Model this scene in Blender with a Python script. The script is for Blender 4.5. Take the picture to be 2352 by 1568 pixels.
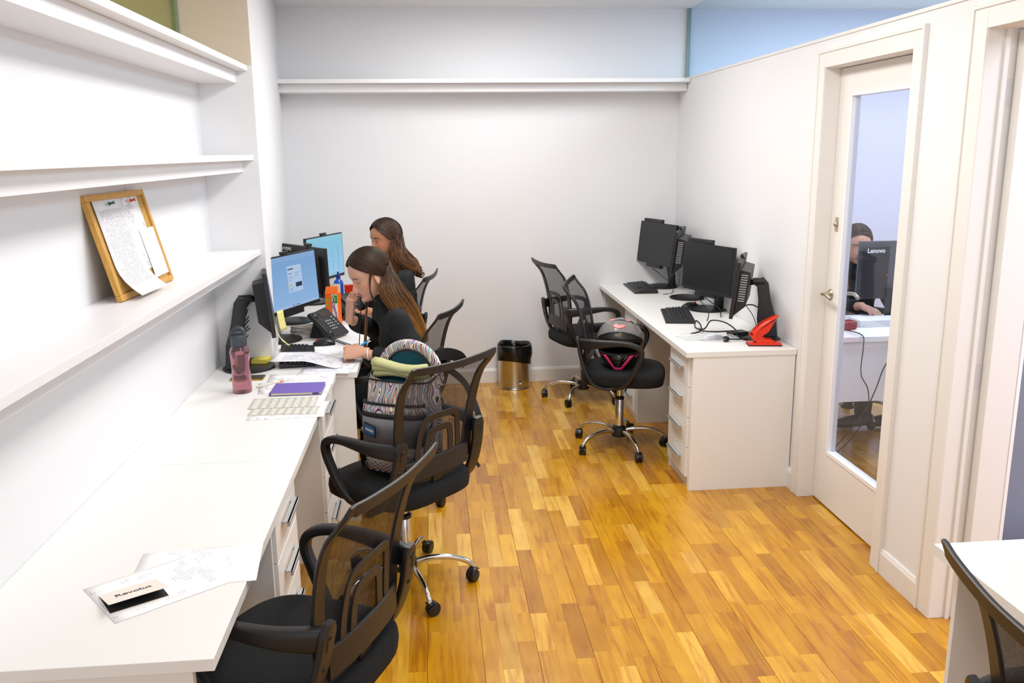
import bpy, math, random
import numpy as np
from mathutils import Matrix, Vector, Euler
R = math.radians
for o in list(bpy.data.objects): bpy.data.objects.remove(o)
scn = bpy.context.scene
COL = scn.collection

# ------------------------------------------------------------ camera, world, lights, exposure
CAM_YAW, CAM_PITCH, CAM_ROLL, CAM_F, CAM_H = .0898, .2165, -.0105, 1981.07, 1.7551
def cam_setup():
    cy, sy = math.cos(CAM_YAW), math.sin(CAM_YAW); cp, sp = math.cos(CAM_PITCH), math.sin(CAM_PITCH)
    fwd = Vector((sy*cp, cy*cp, -sp)); right = Vector((cy, -sy, 0)); up = right.cross(fwd)
    cr, sr = math.cos(CAM_ROLL), math.sin(CAM_ROLL)
    r2 = cr*right + sr*up; u2 = -sr*right + cr*up
    cd = bpy.data.cameras.new('camera'); co = bpy.data.objects.new('camera', cd); COL.objects.link(co)
    m = Matrix((r2, u2, -fwd)).transposed().to_4x4(); m.translation = (0, 0, CAM_H); co.matrix_world = m
    cd.sensor_width = 36; cd.lens = CAM_F/2352*36; cd.clip_start = .05
    scn.camera = co
cam_setup()
w = bpy.data.worlds.new('world'); scn.world = w; w.use_nodes = True
w.node_tree.nodes['Background'].inputs[0].default_value = (.93, .95, 1, 1)
w.node_tree.nodes['Background'].inputs[1].default_value = 1.0
def area(name, loc, rot, sx, sy, power, col=(1, 1, 1)):
    l = bpy.data.lights.new(name, 'AREA'); l.shape = 'RECTANGLE'; l.size = sx; l.size_y = sy; l.energy = power; l.color = col
    o = bpy.data.objects.new(name, l); COL.objects.link(o); o.location = loc; o.rotation_euler = rot; return o
area('ceiling_light_near', (.45, 1.3, 2.72), (0, 0, 0), .6, 1.2, 16, (1, .985, .96))
area('ceiling_light_middle', (.55, 3.2, 2.72), (0, 0, 0), .6, 1.2, 25, (1, .985, .96))
area('ceiling_light_back', (.45, 5.0, 2.72), (0, 0, 0), .6, 1.2, 25, (1, .98, .96))
area('window_daylight', (.2, -1.6, 1.6), (R(90), 0, R(180)), 3.0, 1.9, 22, (.96, .98, 1))
area('next_room_daylight', (3.5, 4.5, 2.72), (0, 0, 0), 2.0, 2.2, 85, (.84, .90, 1))
area('side_office_daylight', (3.2, 1.4, 2.72), (0, 0, 0), 1.6, 1.6, 55, (.86, .88, 1))
area('left_room_light', (-1.75, 3.0, 2.72), (0, 0, 0), .3, 1.2, 10, (1, .95, .85))
vs = scn.view_settings; vs.view_transform = 'Standard'; vs.look = 'None'; vs.gamma = 1; vs.use_curve_mapping = False
vs.exposure = 0.49

# ------------------------------------------------------------ materials
MAT = {}
def srgb(h):
    h = h.lstrip('#'); c = [int(h[i:i+2], 16)/255 for i in (0, 2, 4)]
    return tuple(x/12.92 if x <= .04045 else ((x+.055)/1.055)**2.4 for x in c)+(1,)
def mat(name, col, rough=.5, metal=0, **k):
    if name in MAT: return MAT[name]
    m = bpy.data.materials.new(name); m.use_nodes = True; b = m.node_tree.nodes['Principled BSDF']
    c = srgb(col) if isinstance(col, str) else tuple(col)+(1,)
    b.inputs['Base Color'].default_value = c; b.inputs['Roughness'].default_value = rough; b.inputs['Metallic'].default_value = metal
    for kk, v in k.items():
        if kk == 'emit': b.inputs['Emission Color'].default_value = srgb(v[0]); b.inputs['Emission Strength'].default_value = v[1]
        elif kk == 'bump':
            nt = m.node_tree; n = nt.nodes.new('ShaderNodeTexNoise'); n.inputs['Scale'].default_value = v[0]
            tc = nt.nodes.new('ShaderNodeTexCoord'); nt.links.new(tc.outputs['Object'], n.inputs['Vector'])
            bp = nt.nodes.new('ShaderNodeBump'); bp.inputs['Strength'].default_value = v[1]; bp.inputs['Distance'].default_value = v[2] if len(v) > 2 else .001
            nt.links.new(n.outputs['Fac'], bp.inputs['Height']); nt.links.new(bp.outputs[0], b.inputs['Normal'])
        else: b.inputs[kk].default_value = v
    MAT[name] = m; return m
WALL = mat('wall_paint', '#e8e8ea', .75, bump=(90, .05))
CEIL = mat('ceiling_paint', '#e6e6e6', .8)
TRIM = mat('trim_paint', '#e9e6e3', .45)
LAM = mat('white_laminate', '#eeedea', .38, bump=(400, .04, .0003))
EDGE = mat('laminate_edge', '#e3dcd6', .45)
BLK = mat('black_plastic', '#1b1a1c', .42, bump=(700, .15, .0004))
BLK2 = mat('dark_plastic', '#121214', .35)
FAB = mat('black_fabric', '#0c0e10', .95, bump=(900, .5, .0008))
CHR = mat('chrome', '#d6d6d6', .1, 1)
STEEL = mat('brushed_steel', '#c9c4bc', .28, 1)
ALU = mat('aluminium', '#b4b7b8', .5, .35)
RED = mat('red_enamel', '#e2300f', .25)
BEIGE = mat('warm_lit_wall', '#e2d3c9', .75)  # warm light on the niche end wall above the top shelf, put into its colour
OLIVE = mat('olive_paint', '#c2b684', .8)
LAV = mat('lavender_paint', '#dcdeec', .75)
def nt_of(name, rough=.5):
    m = bpy.data.materials.new(name); m.use_nodes = True; nt = m.node_tree; b = nt.nodes['Principled BSDF']; b.inputs['Roughness'].default_value = rough
    MAT[name] = m; return m, nt, b
def N(nt, t, **k):
    n = nt.nodes.new(t)
    for a, v in k.items():
        if a.startswith('i_'):
            n.inputs[int(a[2:])].default_value = v
        else: setattr(n, a, v)
    return n
def Mth(nt, op, a, b=None, clamp=False):
    n = nt.nodes.new('ShaderNodeMath'); n.operation = op; n.use_clamp = clamp
    for i, v in ((0, a), (1, b)):
        if v is None: continue
        if isinstance(v, (int, float)): n.inputs[i].default_value = v
        else: nt.links.new(v, n.inputs[i])
    return n.outputs[0]
def ramp(nt, fac, stops, interp='LINEAR'):
    r = nt.nodes.new('ShaderNodeValToRGB'); r.color_ramp.interpolation = interp
    e = r.color_ramp.elements
    while len(e) < len(stops): e.new(.5)
    for el, (p, c) in zip(e, stops): el.position = p; el.color = srgb(c) if isinstance(c, str) else c
    nt.links.new(fac, r.inputs[0]); return r.outputs[0]
def wood_floor(attr):
    m, nt, b = nt_of('oak_strip_'+attr, .22)
    if attr == 'piece': seed = N(nt, 'ShaderNodeObjectInfo').outputs['Random']
    else:
        a = N(nt, 'ShaderNodeAttribute', attribute_name='seed'); seed = a.outputs['Fac']
    geo = N(nt, 'ShaderNodeNewGeometry')
    mp = N(nt, 'ShaderNodeMapping'); mp.inputs['Scale'].default_value = (34, 2.6, 10)
    off = N(nt, 'ShaderNodeCombineXYZ'); nt.links.new(Mth(nt, 'MULTIPLY', seed, 91.), off.inputs[0]); nt.links.new(Mth(nt, 'MULTIPLY', seed, 37.), off.inputs[1])
    va = N(nt, 'ShaderNodeVectorMath', operation='ADD'); nt.links.new(geo.outputs['Position'], va.inputs[0]); nt.links.new(off.outputs[0], va.inputs[1])
    nt.links.new(va.outputs[0], mp.inputs['Vector'])
    n = N(nt, 'ShaderNodeTexNoise'); n.inputs['Scale'].default_value = 1.; n.inputs['Detail'].default_value = 5; n.inputs['Distortion'].default_value = 1.3
    nt.links.new(mp.outputs[0], n.inputs['Vector'])
    n2 = N(nt, 'ShaderNodeTexNoise'); n2.inputs['Scale'].default_value = 5; nt.links.new(va.outputs[0], n2.inputs['Vector'])
    base = ramp(nt, seed, [(0, '#b0780c'), (.12, '#c0880e'), (.4, '#cd9612'), (.65, '#d39d17'), (.82, '#dca823'), (.93, '#ebc055'), (1, '#b47b0c')])
    g = ramp(nt, n.outputs['Fac'], [(.3, '#c89c62'), (.5, '#f4ecdc'), (.75, '#ffffff')])
    mx = N(nt, 'ShaderNodeMixRGB', blend_type='MULTIPLY'); mx.inputs[0].default_value = .75
    nt.links.new(base, mx.inputs[1]); nt.links.new(g, mx.inputs[2])
    g2 = ramp(nt, n2.outputs['Fac'], [(.3, '#d9c2a0'), (.7, '#ffffff')])
    mx2 = N(nt, 'ShaderNodeMixRGB', blend_type='MULTIPLY'); mx2.inputs[0].default_value = .5
    nt.links.new(mx.outputs[0], mx2.inputs[1]); nt.links.new(g2, mx2.inputs[2])
    nt.links.new(mx2.outputs[0], b.inputs['Base Color'])
    nt.links.new(Mth(nt, 'ADD', Mth(nt, 'MULTIPLY', n2.outputs['Fac'], .2), .16), b.inputs['Roughness'])
    b.inputs['Coat Weight'].default_value = .25; b.inputs['Coat Roughness'].default_value = .18
    return m
WOODP = wood_floor('piece'); WOODS = wood_floor('stuff')
GAP = mat('floor_gap', '#7a4d16', .6)
def oakframe():
    m, nt, b = nt_of('oak_frame', .5)
    tc = N(nt, 'ShaderNodeTexCoord'); wv = N(nt, 'ShaderNodeTexNoise'); mp = N(nt, 'ShaderNodeMapping'); mp.inputs['Scale'].default_value = (60, 60, 6)
    nt.links.new(tc.outputs['Object'], mp.inputs[0]); nt.links.new(mp.outputs[0], wv.inputs['Vector']); wv.inputs['Detail'].default_value = 4
    nt.links.new(ramp(nt, wv.outputs['Fac'], [(.3, '#b5822f'), (.6, '#d3a04a'), (.8, '#c28f3c')]), b.inputs['Base Color']); return m
OAKF = oakframe()
def cork():
    m, nt, b = nt_of('cork', .9)
    tc = N(nt, 'ShaderNodeTexCoord'); v = N(nt, 'ShaderNodeTexNoise'); v.inputs['Scale'].default_value = 260; v.inputs['Detail'].default_value = 3
    nt.links.new(tc.outputs['Object'], v.inputs['Vector'])
    nt.links.new(ramp(nt, v.outputs['Fac'], [(.3, '#9c7434'), (.5, '#c49c50'), (.7, '#d4ad62')]), b.inputs['Base Color']); return m
CORK = cork()
def mesh_fabric():
    m, nt, b = nt_of('mesh_fabric', .8)
    b.inputs['Base Color'].default_value = srgb('#17151a')
    tc = N(nt, 'ShaderNodeTexCoord'); sp = N(nt, 'ShaderNodeSeparateXYZ'); nt.links.new(tc.outputs['Object'], sp.inputs[0])
    a = Mth(nt, 'ABSOLUTE', Mth(nt, 'SUBTRACT', Mth(nt, 'FRACT', Mth(nt, 'MULTIPLY', sp.outputs[2], 230.)), .5))
    c = Mth(nt, 'ABSOLUTE', Mth(nt, 'SUBTRACT', Mth(nt, 'FRACT', Mth(nt, 'MULTIPLY', sp.outputs[0], 330.)), .5))
    hole = Mth(nt, 'MULTIPLY', Mth(nt, 'LESS_THAN', a, .21), Mth(nt, 'LESS_THAN', c, .38))
    tr = N(nt, 'ShaderNodeBsdfTransparent'); mx = N(nt, 'ShaderNodeMixShader')
    nt.links.new(hole, mx.inputs[0]); nt.links.new(b.outputs[0], mx.inputs[1]); nt.links.new(tr.outputs[0], mx.inputs[2])
    nt.links.new(mx.outputs[0], nt.nodes['Material Output'].inputs[0]); return m
MESHF = mesh_fabric()
def glassm(name, tint, refl=.08, rough=0., alpha=.9):
    m = bpy.data.materials.new(name); m.use_nodes = True; nt = m.node_tree
    for n in list(nt.nodes):
        if n.type != 'OUTPUT_MATERIAL': nt.nodes.remove(n)
    t = N(nt, 'ShaderNodeBsdfTransparent'); t.inputs[0].default_value = srgb(tint)
    g = N(nt, 'ShaderNodeBsdfGlossy'); g.inputs['Roughness'].default_value = rough
    lw = N(nt, 'ShaderNodeLayerWeight'); fz = Mth(nt, 'POWER', lw.outputs['Facing'], 5.)
    mx = N(nt, 'ShaderNodeMixShader'); nt.links.new(Mth(nt, 'ADD', Mth(nt, 'MULTIPLY', fz, .6), refl/2), mx.inputs[0])
    nt.links.new(t.outputs[0], mx.inputs[1]); nt.links.new(g.outputs[0], mx.inputs[2]); nt.links.new(mx.outputs[0], nt.nodes['Material Output'].inputs[0])
    MAT[name] = m; return m
GLASS = glassm('clear_glass', '#e3e6ea'); GLASSB = glassm('blue_tint_glass', '#eaf7fc', .03); GLASSO = glassm('green_tint_glass', '#e8ecd0', .06)
def filmm(name, col, amt, rough=.15):
    m, nt, b = nt_of(name, rough); b.inputs['Base Color'].default_value = srgb(col)
    t = N(nt, 'ShaderNodeBsdfTransparent'); mx = N(nt, 'ShaderNodeMixShader'); mx.inputs[0].default_value = amt
    nt.links.new(t.outputs[0], mx.inputs[1]); nt.links.new(b.outputs[0], mx.inputs[2]); nt.links.new(mx.outputs[0], nt.nodes['Material Output'].inputs[0]); return m
FILM = filmm('clear_film', '#d5dde0', .38, .1)
PINKP = mat('pink_tritan', '#e6c2c9', .06, **{'Transmission Weight': .95, 'IOR': 1.3})
def printed(name, pitch=.006, mx_=.085, my=.13, dens=.5, col='#f2f1f2', ink='#9a9aa2', blocks=False):
    if name in MAT: return MAT[name]
    m, nt, b = nt_of(name, .7)
    tc = N(nt, 'ShaderNodeTexCoord'); sp = N(nt, 'ShaderNodeSeparateXYZ'); nt.links.new(tc.outputs['Object'], sp.inputs[0])
    X, Y = sp.outputs[0], sp.outputs[1]
    row = Mth(nt, 'FLOOR', Mth(nt, 'DIVIDE', Y, pitch)); fr = Mth(nt, 'FRACT', Mth(nt, 'DIVIDE', Y, pitch))
    line = Mth(nt, 'LESS_THAN', fr, .42)
    cb = N(nt, 'ShaderNodeCombineXYZ'); nt.links.new(Mth(nt, 'MULTIPLY', X, 190.), cb.inputs[0]); nt.links.new(Mth(nt, 'MULTIPLY', row, 7.3), cb.inputs[1])
    n = N(nt, 'ShaderNodeTexNoise'); n.inputs['Scale'].default_value = 1; nt.links.new(cb.outputs[0], n.inputs['Vector'])
    cb2 = N(nt, 'ShaderNodeCombineXYZ'); nt.links.new(Mth(nt, 'MULTIPLY', X, 16.), cb2.inputs[0]); nt.links.new(Mth(nt, 'MULTIPLY', Mth(nt, 'FLOOR', Mth(nt, 'DIVIDE', Y, pitch*3)), 3.1), cb2.inputs[1])
    n2 = N(nt, 'ShaderNodeTexNoise'); n2.inputs['Scale'].default_value = 1; nt.links.new(cb2.outputs[0], n2.inputs['Vector'])
    k = Mth(nt, 'MULTIPLY', line, Mth(nt, 'GREATER_THAN', n.outputs['Fac'], .45))
    k = Mth(nt, 'MULTIPLY', k, Mth(nt, 'GREATER_THAN', n2.outputs['Fac'], 1-dens))
    k = Mth(nt, 'MULTIPLY', k, Mth(nt, 'LESS_THAN', Mth(nt, 'ABSOLUTE', X), mx_)); k = Mth(nt, 'MULTIPLY', k, Mth(nt, 'LESS_THAN', Mth(nt, 'ABSOLUTE', Y), my))
    if blocks:
        bl = Mth(nt, 'LESS_THAN', Mth(nt, 'FRACT', Mth(nt, 'DIVIDE', Y, .032)), .45)
        bl = Mth(nt, 'MULTIPLY', bl, Mth(nt, 'LESS_THAN', Mth(nt, 'ABSOLUTE', X), mx_)); bl = Mth(nt, 'MULTIPLY', bl, Mth(nt, 'LESS_THAN', Mth(nt, 'ABSOLUTE', Y), my))
        k = Mth(nt, 'ADD', k, Mth(nt, 'MULTIPLY', bl, .45), True)
    mx = N(nt, 'ShaderNodeMixRGB'); nt.links.new(k, mx.inputs[0]); mx.inputs[1].default_value = srgb(col); mx.inputs[2].default_value = srgb(ink)
    nt.links.new(mx.outputs[0], b.inputs['Base Color']); return m
def tribal(name, kind):
    m, nt, b = nt_of(name, .85)
    tc = N(nt, 'ShaderNodeTexCoord')
    if kind == 'swirl':
        wv = N(nt, 'ShaderNodeTexWave'); wv.inputs['Scale'].default_value = 5; wv.inputs['Distortion'].default_value = 7; wv.inputs['Detail'].default_value = 1.5; wv.inputs['Detail Scale'].default_value = 1.4
        nt.links.new(tc.outputs['Object'], wv.inputs['Vector']); f = wv.outputs['Fac']
        nz = N(nt, 'ShaderNodeTexNoise'); nz.inputs['Scale'].default_value = 9; nt.links.new(tc.outputs['Object'], nz.inputs['Vector'])
        f = Mth(nt, 'FRACT', Mth(nt, 'ADD', Mth(nt, 'MULTIPLY', f, 1.2), Mth(nt, 'MULTIPLY', nz.outputs['Fac'], 1.6)))
    else:
        sp = N(nt, 'ShaderNodeSeparateXYZ'); nt.links.new(tc.outputs['Object'], sp.inputs[0])
        s = Mth(nt, 'ADD', sp.outputs[0], sp.outputs[1])
        tri = Mth(nt, 'ABSOLUTE', Mth(nt, 'SUBTRACT', Mth(nt, 'FRACT', Mth(nt, 'MULTIPLY', s, 42.)), .5))
        f = Mth(nt, 'FRACT', Mth(nt, 'ADD', Mth(nt, 'MULTIPLY', sp.outputs[2], 15.), Mth(nt, 'MULTIPLY', tri, .55)))
    st = [(0, '#e9ddcd'), (.13, '#17161c'), (.19, '#e6dacb'), (.3, '#3f8f9c'), (.38, '#15151b'), (.44, '#a0559f'), (.52, '#e7dccf'), (.62, '#d68f77'), (.68, '#1a1820'), (.74, '#e9ddcd'), (.84, '#5bb0b8'), (.9, '#b06ab0'), (.96, '#18171d')]
    nt.links.new(ramp(nt, f, st, 'CONSTANT'), b.inputs['Base Color']); return m
TRIB = tribal('tribal_swirl_fabric', 'swirl'); TRIZ = tribal('tribal_zigzag_fabric', 'zig')
def vcol(name, rough=.5, sss=0., bump=None):
    m, nt, b = nt_of(name, rough)
    a = N(nt, 'ShaderNodeVertexColor', layer_name='Col'); nt.links.new(a.outputs[0], b.inputs['Base Color'])
    if sss: b.inputs['Subsurface Weight'].default_value = sss; b.inputs['Subsurface Radius'].default_value = (.01, .004, .002); b.inputs['Subsurface Scale'].default_value = 1.
    return m
SKIN = vcol('skin', .5, .15); HAIRM = vcol('hair_strands', .48)
HAIRM.node_tree.nodes['Principled BSDF'].inputs['Specular IOR Level'].default_value = .38

# ------------------------------------------------------------ mesh helpers
class MB:
    def __init__(s, M=None): s.v = []; s.f = []; s.mi = []; s.M = M or Matrix(); s.m = 0; s.col = []
    def add(s, vs_, fs):
        b = len(s.v); s.v += [tuple(s.M @ Vector(p)) for p in vs_]; s.f += [tuple(b+i for i in f) for f in fs]; s.mi += [s.m]*len(fs); return b
    def box(s, x0, y0, z0, x1, y1, z1, T=None):
        vs_ = [Vector((x, y, z)) for z in (z0, z1) for y in (y0, y1) for x in (x0, x1)]
        if T: vs_ = [T @ v for v in vs_]
        s.add(vs_, [(0, 2, 3, 1), (4, 5, 7, 6), (0, 1, 5, 4), (2, 6, 7, 3), (0, 4, 6, 2), (1, 3, 7, 5)]); return s
    def cbox(s, c, d, T=None):
        return s.box(c[0]-d[0]/2, c[1]-d[1]/2, c[2]-d[2]/2, c[0]+d[0]/2, c[1]+d[1]/2, c[2]+d[2]/2, T)
    def prism(s, poly, d, T=None):   # poly in xy, extruded along z 0..d then T
        n = len(poly); T = T or Matrix()
        vs_ = [T @ Vector((p[0], p[1], 0)) for p in poly]+[T @ Vector((p[0], p[1], d)) for p in poly]
        s.add(vs_, [tuple(range(n))[::-1], tuple(range(n, 2*n))]+[(i, (i+1) % n, (i+1) % n+n, i+n) for i in range(n)]); return s
    def rings(s, rings, cap=True, closed=False):
        n = len(rings[0]); vs_ = [p for r in rings for p in r]; fs = []
        K = len(rings)
        for k in range(K if closed else K-1):
            for i in range(n):
                a = k*n+i; b_ = k*n+(i+1) % n; c = ((k+1) % K)*n+(i+1) % n; d = ((k+1) % K)*n+i; fs.append((a, b_, c, d))
        if cap and not closed: fs += [tuple(range(n))[::-1], tuple((K-1)*n+i for i in range(n))]
        s.add(vs_, fs); return s
    def sweep(s, pts, sec, ref=(0, 0, 1), closed=False, scales=None, cap=True):
        pts = [Vector(p) for p in pts]; K = len(pts); rings = []; refv = Vector(ref).normalized(); side = None
        for k, p in enumerate(pts):
            if closed: t = pts[(k+1) % K]-pts[k-1]
            else: t = pts[min(k+1, K-1)]-pts[max(k-1, 0)]
            t.normalize()
            if side is None or ref is not None: b_ = refv-refv.dot(t)*t
            if b_.length < 1e-3: b_ = (side or Vector((1, 0, 0)))-(side or Vector((1, 0, 0))).dot(t)*t
            b_.normalize(); side = b_; a_ = t.cross(b_)
            sc = scales[k] if scales else 1
            sx, sy = sc if isinstance(sc, tuple) else (sc, sc)
            rings.append([p+a_*(q[0]*sx)+b_*(q[1]*sy) for q in sec])
        return s.rings(rings, cap, closed)
    def tube(s, pts, r, n=8, closed=False, ref=None):
        pts = [Vector(p) for p in pts]
        rr = r if isinstance(r, (list, tuple)) else [r]*len(pts)
        sec = [(math.cos(2*math.pi*i/n), math.sin(2*math.pi*i/n)) for i in range(n)]
        if ref is None:
            # parallel transport
            K = len(pts); t0 = (pts[1]-pts[0]).normalized(); b_ = t0.orthogonal().normalized(); rings = []
            for k, p in enumerate(pts):
                t = (pts[(k+1) % K]-pts[k-1]) if closed else (pts[min(k+1, K-1)]-pts[max(k-1, 0)])
                if t.length < 1e-9: t = t0
                t.normalize(); b_ = b_-b_.dot(t)*t
                if b_.length < 1e-6: b_ = t.orthogonal()
                b_.normalize(); a_ = t.cross(b_)
                rings.append([p+(a_*q[0]+b_*q[1])*rr[k] for q in sec])
            return s.rings(rings, True, closed)
        return s.sweep(pts, sec, ref, closed, rr)
    def lathe(s, prof, n=24, T=None):
        T = T or Matrix()
        rings = [[T @ Vector((r*math.cos(2*math.pi*i/n), r*math.sin(2*math.pi*i/n), z)) for i in range(n)] for r, z in prof]
        return s.rings(rings, True)
    def ell(s, c, r, T=None, n=16, k=10):
        T = T or Matrix(); c = Vector(c)
        rings = []
        for j in range(1, k):
            a = math.pi*j/k; rings.append([T @ (c+Vector((r[0]*math.sin(a)*math.cos(2*math.pi*i/n), r[1]*math.sin(a)*math.sin(2*math.pi*i/n), -r[2]*math.cos(a)))) for i in range(n)])
        return s.rings(rings, True)
    def grid(s, fn, nu, nv, thick=0, two=False):
        P_ = [[Vector(fn(i/nu, j/nv)) for i in range(nu+1)] for j in range(nv+1)]
        W_ = nu+1
        vs_ = [p for r in P_ for p in r]; fs = [(j*W_+i, j*W_+i+1, (j+1)*W_+i+1, (j+1)*W_+i) for j in range(nv) for i in range(nu)]
        s.add(vs_, fs); return s
    def make(s, name, mats, parent=None, smooth=False, bevel=0, solid=0, sub=0, seg=2, loc=None, rot=None):
        me = bpy.data.meshes.new(name); me.from_pydata(s.v, [], s.f); me.update()
        if not isinstance(mats, (list, tuple)): mats = [mats]
        for m in mats: me.materials.append(m)
        if len(mats) > 1: me.polygons.foreach_set('material_index', s.mi)
        o = bpy.data.objects.new(name, me); COL.objects.link(o)
        if parent: o.parent = parent
        if loc is not None: o.location = loc
        if rot is not None: o.rotation_euler = rot
        if smooth:
            me.polygons.foreach_set('use_smooth', [True]*len(me.polygons))
            if smooth != 'all':
                me.set_sharp_from_angle(angle=R(38))
        if solid: md = o.modifiers.new('solid', 'SOLIDIFY'); md.thickness = solid; md.offset = 0
        if bevel: md = o.modifiers.new('bevel', 'BEVEL'); md.width = bevel; md.segments = seg; md.limit_method = 'ANGLE'; md.angle_limit = R(40)
        if sub: md = o.modifiers.new('sub', 'SUBSURF'); md.levels = sub; md.render_levels = sub
        return o
def thing(name, label, cat, loc=(0, 0, 0), rz=0, group=None, rot=None):
    o = bpy.data.objects.new(name, None); COL.objects.link(o); o.location = loc; o.rotation_euler = rot or (0, 0, rz); o.empty_display_size = .05
    return tag(o, label, cat, group)
def tag(o, label, cat, group=None):
    o['label'] = label; o['category'] = cat
    if group: o['group'] = group
    return o
def struct(o): o['kind'] = 'structure'; return o
def dup(root, loc=None, rz=None, label=None):
    def cp(o, par):
        c = o.copy(); COL.objects.link(c); c.parent = par
        for ch in o.children: cp(ch, c)
        return c
    r = cp(root, None)
    if loc is not None: r.location = loc
    if rz is not None: r.rotation_euler = (0, 0, rz)
    if label: r['label'] = label
    return r
def cr(pts, n=6, closed=False):
    P_ = [Vector(p) for p in pts]; K = len(P_); out = []
    for i in range(K if closed else K-1):
        if closed: a, b, c, d = P_[i-1], P_[i], P_[(i+1) % K], P_[(i+2) % K]
        else: a, b, c, d = P_[max(i-1, 0)], P_[i], P_[i+1], P_[min(i+2, K-1)]
        for j in range(n):
            t = j/n; out.append(.5*((2*b)+(c-a)*t+(2*a-5*b+4*c-d)*t*t+(3*b-a-3*c+d)*t**3))
    if not closed: out.append(P_[-1])
    return out
def rrect(w_, h_, r, n=3):
    o = []
    for cx, cy, a0 in ((w_/2-r, h_/2-r, 0), (-w_/2+r, h_/2-r, 90), (-w_/2+r, -h_/2+r, 180), (w_/2-r, -h_/2+r, 270)):
        for k in range(n+1): a = R(a0+90*k/n); o.append((cx+r*math.cos(a), cy+r*math.sin(a)))
    return o
def rotz(a): return Matrix.Rotation(a, 4, 'Z')
def rotx(a): return Matrix.Rotation(a, 4, 'X')
def roty(a): return Matrix.Rotation(a, 4, 'Y')
def tr(x, y, z): return Matrix.Translation((x, y, z))
def text(body, size, m, T, parent=None, name='lettering', depth=.0004, bold=0):
    cu = bpy.data.curves.new('txt', 'FONT'); cu.body = body; cu.size = size; cu.extrude = depth; cu.align_x = 'CENTER'; cu.align_y = 'CENTER'; cu.offset = bold
    to = bpy.data.objects.new('txt', cu); COL.objects.link(to)
    dg = bpy.context.evaluated_depsgraph_get(); me = bpy.data.meshes.new_from_object(to.evaluated_get(dg)); bpy.data.objects.remove(to)
    me.transform(T); me.materials.clear(); me.materials.append(m)
    o = bpy.data.objects.new(name, me); COL.objects.link(o)
    if parent: o.parent = parent
    return o

# ------------------------------------------------------------ room shell
XR, XN, YN, XL, XC, D, ZC = 1.8466, -1.0546, 4.2258, -.8043, -1.052, 6.50, 2.757
XW = 1.958      # far face of right partition
RX1 = 5.2
Z1, Z2, Z3, SX, TS = 1.3105, 1.7532, 2.1531, -.8246, .0244
ZR = 2.2573
# floor : base slab + strips
fl = struct(MB().box(-2.6, -1.8, -.06, RX1, D+.1, -.004).make('floor', GAP))
rng = random.Random(5)
strips = []
bx = -1.25; bi = 0
SWD = .0655
while bx < RX1:
    y0 = -1.8-rng.random()*2.2
    while y0 < D:
        y1 = y0+2.18
        for s_ in range(3):
            ya = y0; x0 = bx+s_*SWD
            while ya < y1-.01:
                L = rng.choice((.2, .26, .32, .38, .45, .55)); yb = min(ya+L, y1)
                if y1-yb < .14: yb = y1
                strips.append((x0, max(ya, -1.8), min(yb, D), s_ == 0, ya == y0)); ya = yb
        y0 = y1
    bx += SWD*3+.0012
strips = [s for s in strips if s[2]-s[1] > .02]
def vis(s):
    xc, yc = s[0]+SWD/2, (s[1]+s[2])/2
    if yc < 1.95: return False
    hx = xc/yc
    lim = .62 if yc > 1 else .6
    if hx > .70 or hx < -.16: return False
    if xc > 1.84: return False
    if xc > 1.27 and yc > 4.2: return False
    if xc < .0 and yc > 3.3: return False
    return xc > -.45
cand = sorted([s for s in strips if vis(s)], key=lambda s: s[2]+s[1]+abs(s[0])*.3)[:300]
cset = set(id(s) for s in cand)
unit = {}
for s in cand:
    key = round(s[2]-s[1], 3)
    if key not in unit:
        b = MB(); w2, L2 = SWD/2-.0001, (s[2]-s[1])/2-.00015
        b.add([(-w2, -L2, -.005), (w2, -L2, -.005), (w2, L2, -.005), (-w2, L2, -.005), (-w2, -L2, -.0003), (w2, -L2, -.0003), (w2, L2, -.0003), (-w2, L2, -.0003),
               (-w2+.0003, -L2+.0003, 0), (w2-.0003, -L2+.0003, 0), (w2-.0003, L2-.0003, 0), (-w2+.0003, L2-.0003, 0)],
              [(0, 1, 5, 4), (1, 2, 6, 5), (2, 3, 7, 6), (3, 0, 4, 7), (4, 5, 9, 8), (5, 6, 10, 9), (6, 7, 11, 10), (7, 4, 8, 11), (8, 9, 10, 11)])
        o = b.make('wood_strip', WOODP, fl); unit[key] = o
    else:
        o = unit[key].copy(); COL.objects.link(o); o.parent = fl
    o.location = (s[0]+SWD/2, (s[1]+s[2])/2, 0)
b = MB(); seeds = []
for s in strips:
    if id(s) in cset: continue
    x0, x1, ya, yb = s[0]+.0002, s[0]+SWD-.0002, s[1]+.0002, s[2]-.0002
    b.add([(x0, ya, -.005), (x1, ya, -.005), (x1, yb, -.005), (x0, yb, -.005), (x0, ya, 0), (x1, ya, 0), (x1, yb, 0), (x0, yb, 0)], [(0, 1, 5, 4), (1, 2, 6, 5), (2, 3, 7, 6), (3, 0, 4, 7), (4, 5, 6, 7)])
    seeds += [rng.random()]*8
o = b.make('wood_strips', WOODS, fl); o['kind'] = 'stuff'
at = o.data.attributes.new('seed', 'FLOAT', 'POINT'); at.data.foreach_set('value', seeds)

struct(MB().box(-2.6, -1.8, ZC, RX1, D+.1, ZC+.08).make('ceiling', CEIL))
struct(MB().box(-2.6, D, 0, XW-.05, D+.1, ZC).make('wall_back', WALL))
struct(MB().box(XW-.05, D, 0, RX1, D+.1, ZC).make('wall_back_next_room', LAV))
struct(MB().box(RX1, -1.8, 0, RX1+.1, D+.1, ZC).make('wall_right_next_room', LAV))
struct(MB().box(XW, 3.02, 0, RX1, 3.10, ZC).make('wall_between_offices', LAV))
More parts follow.
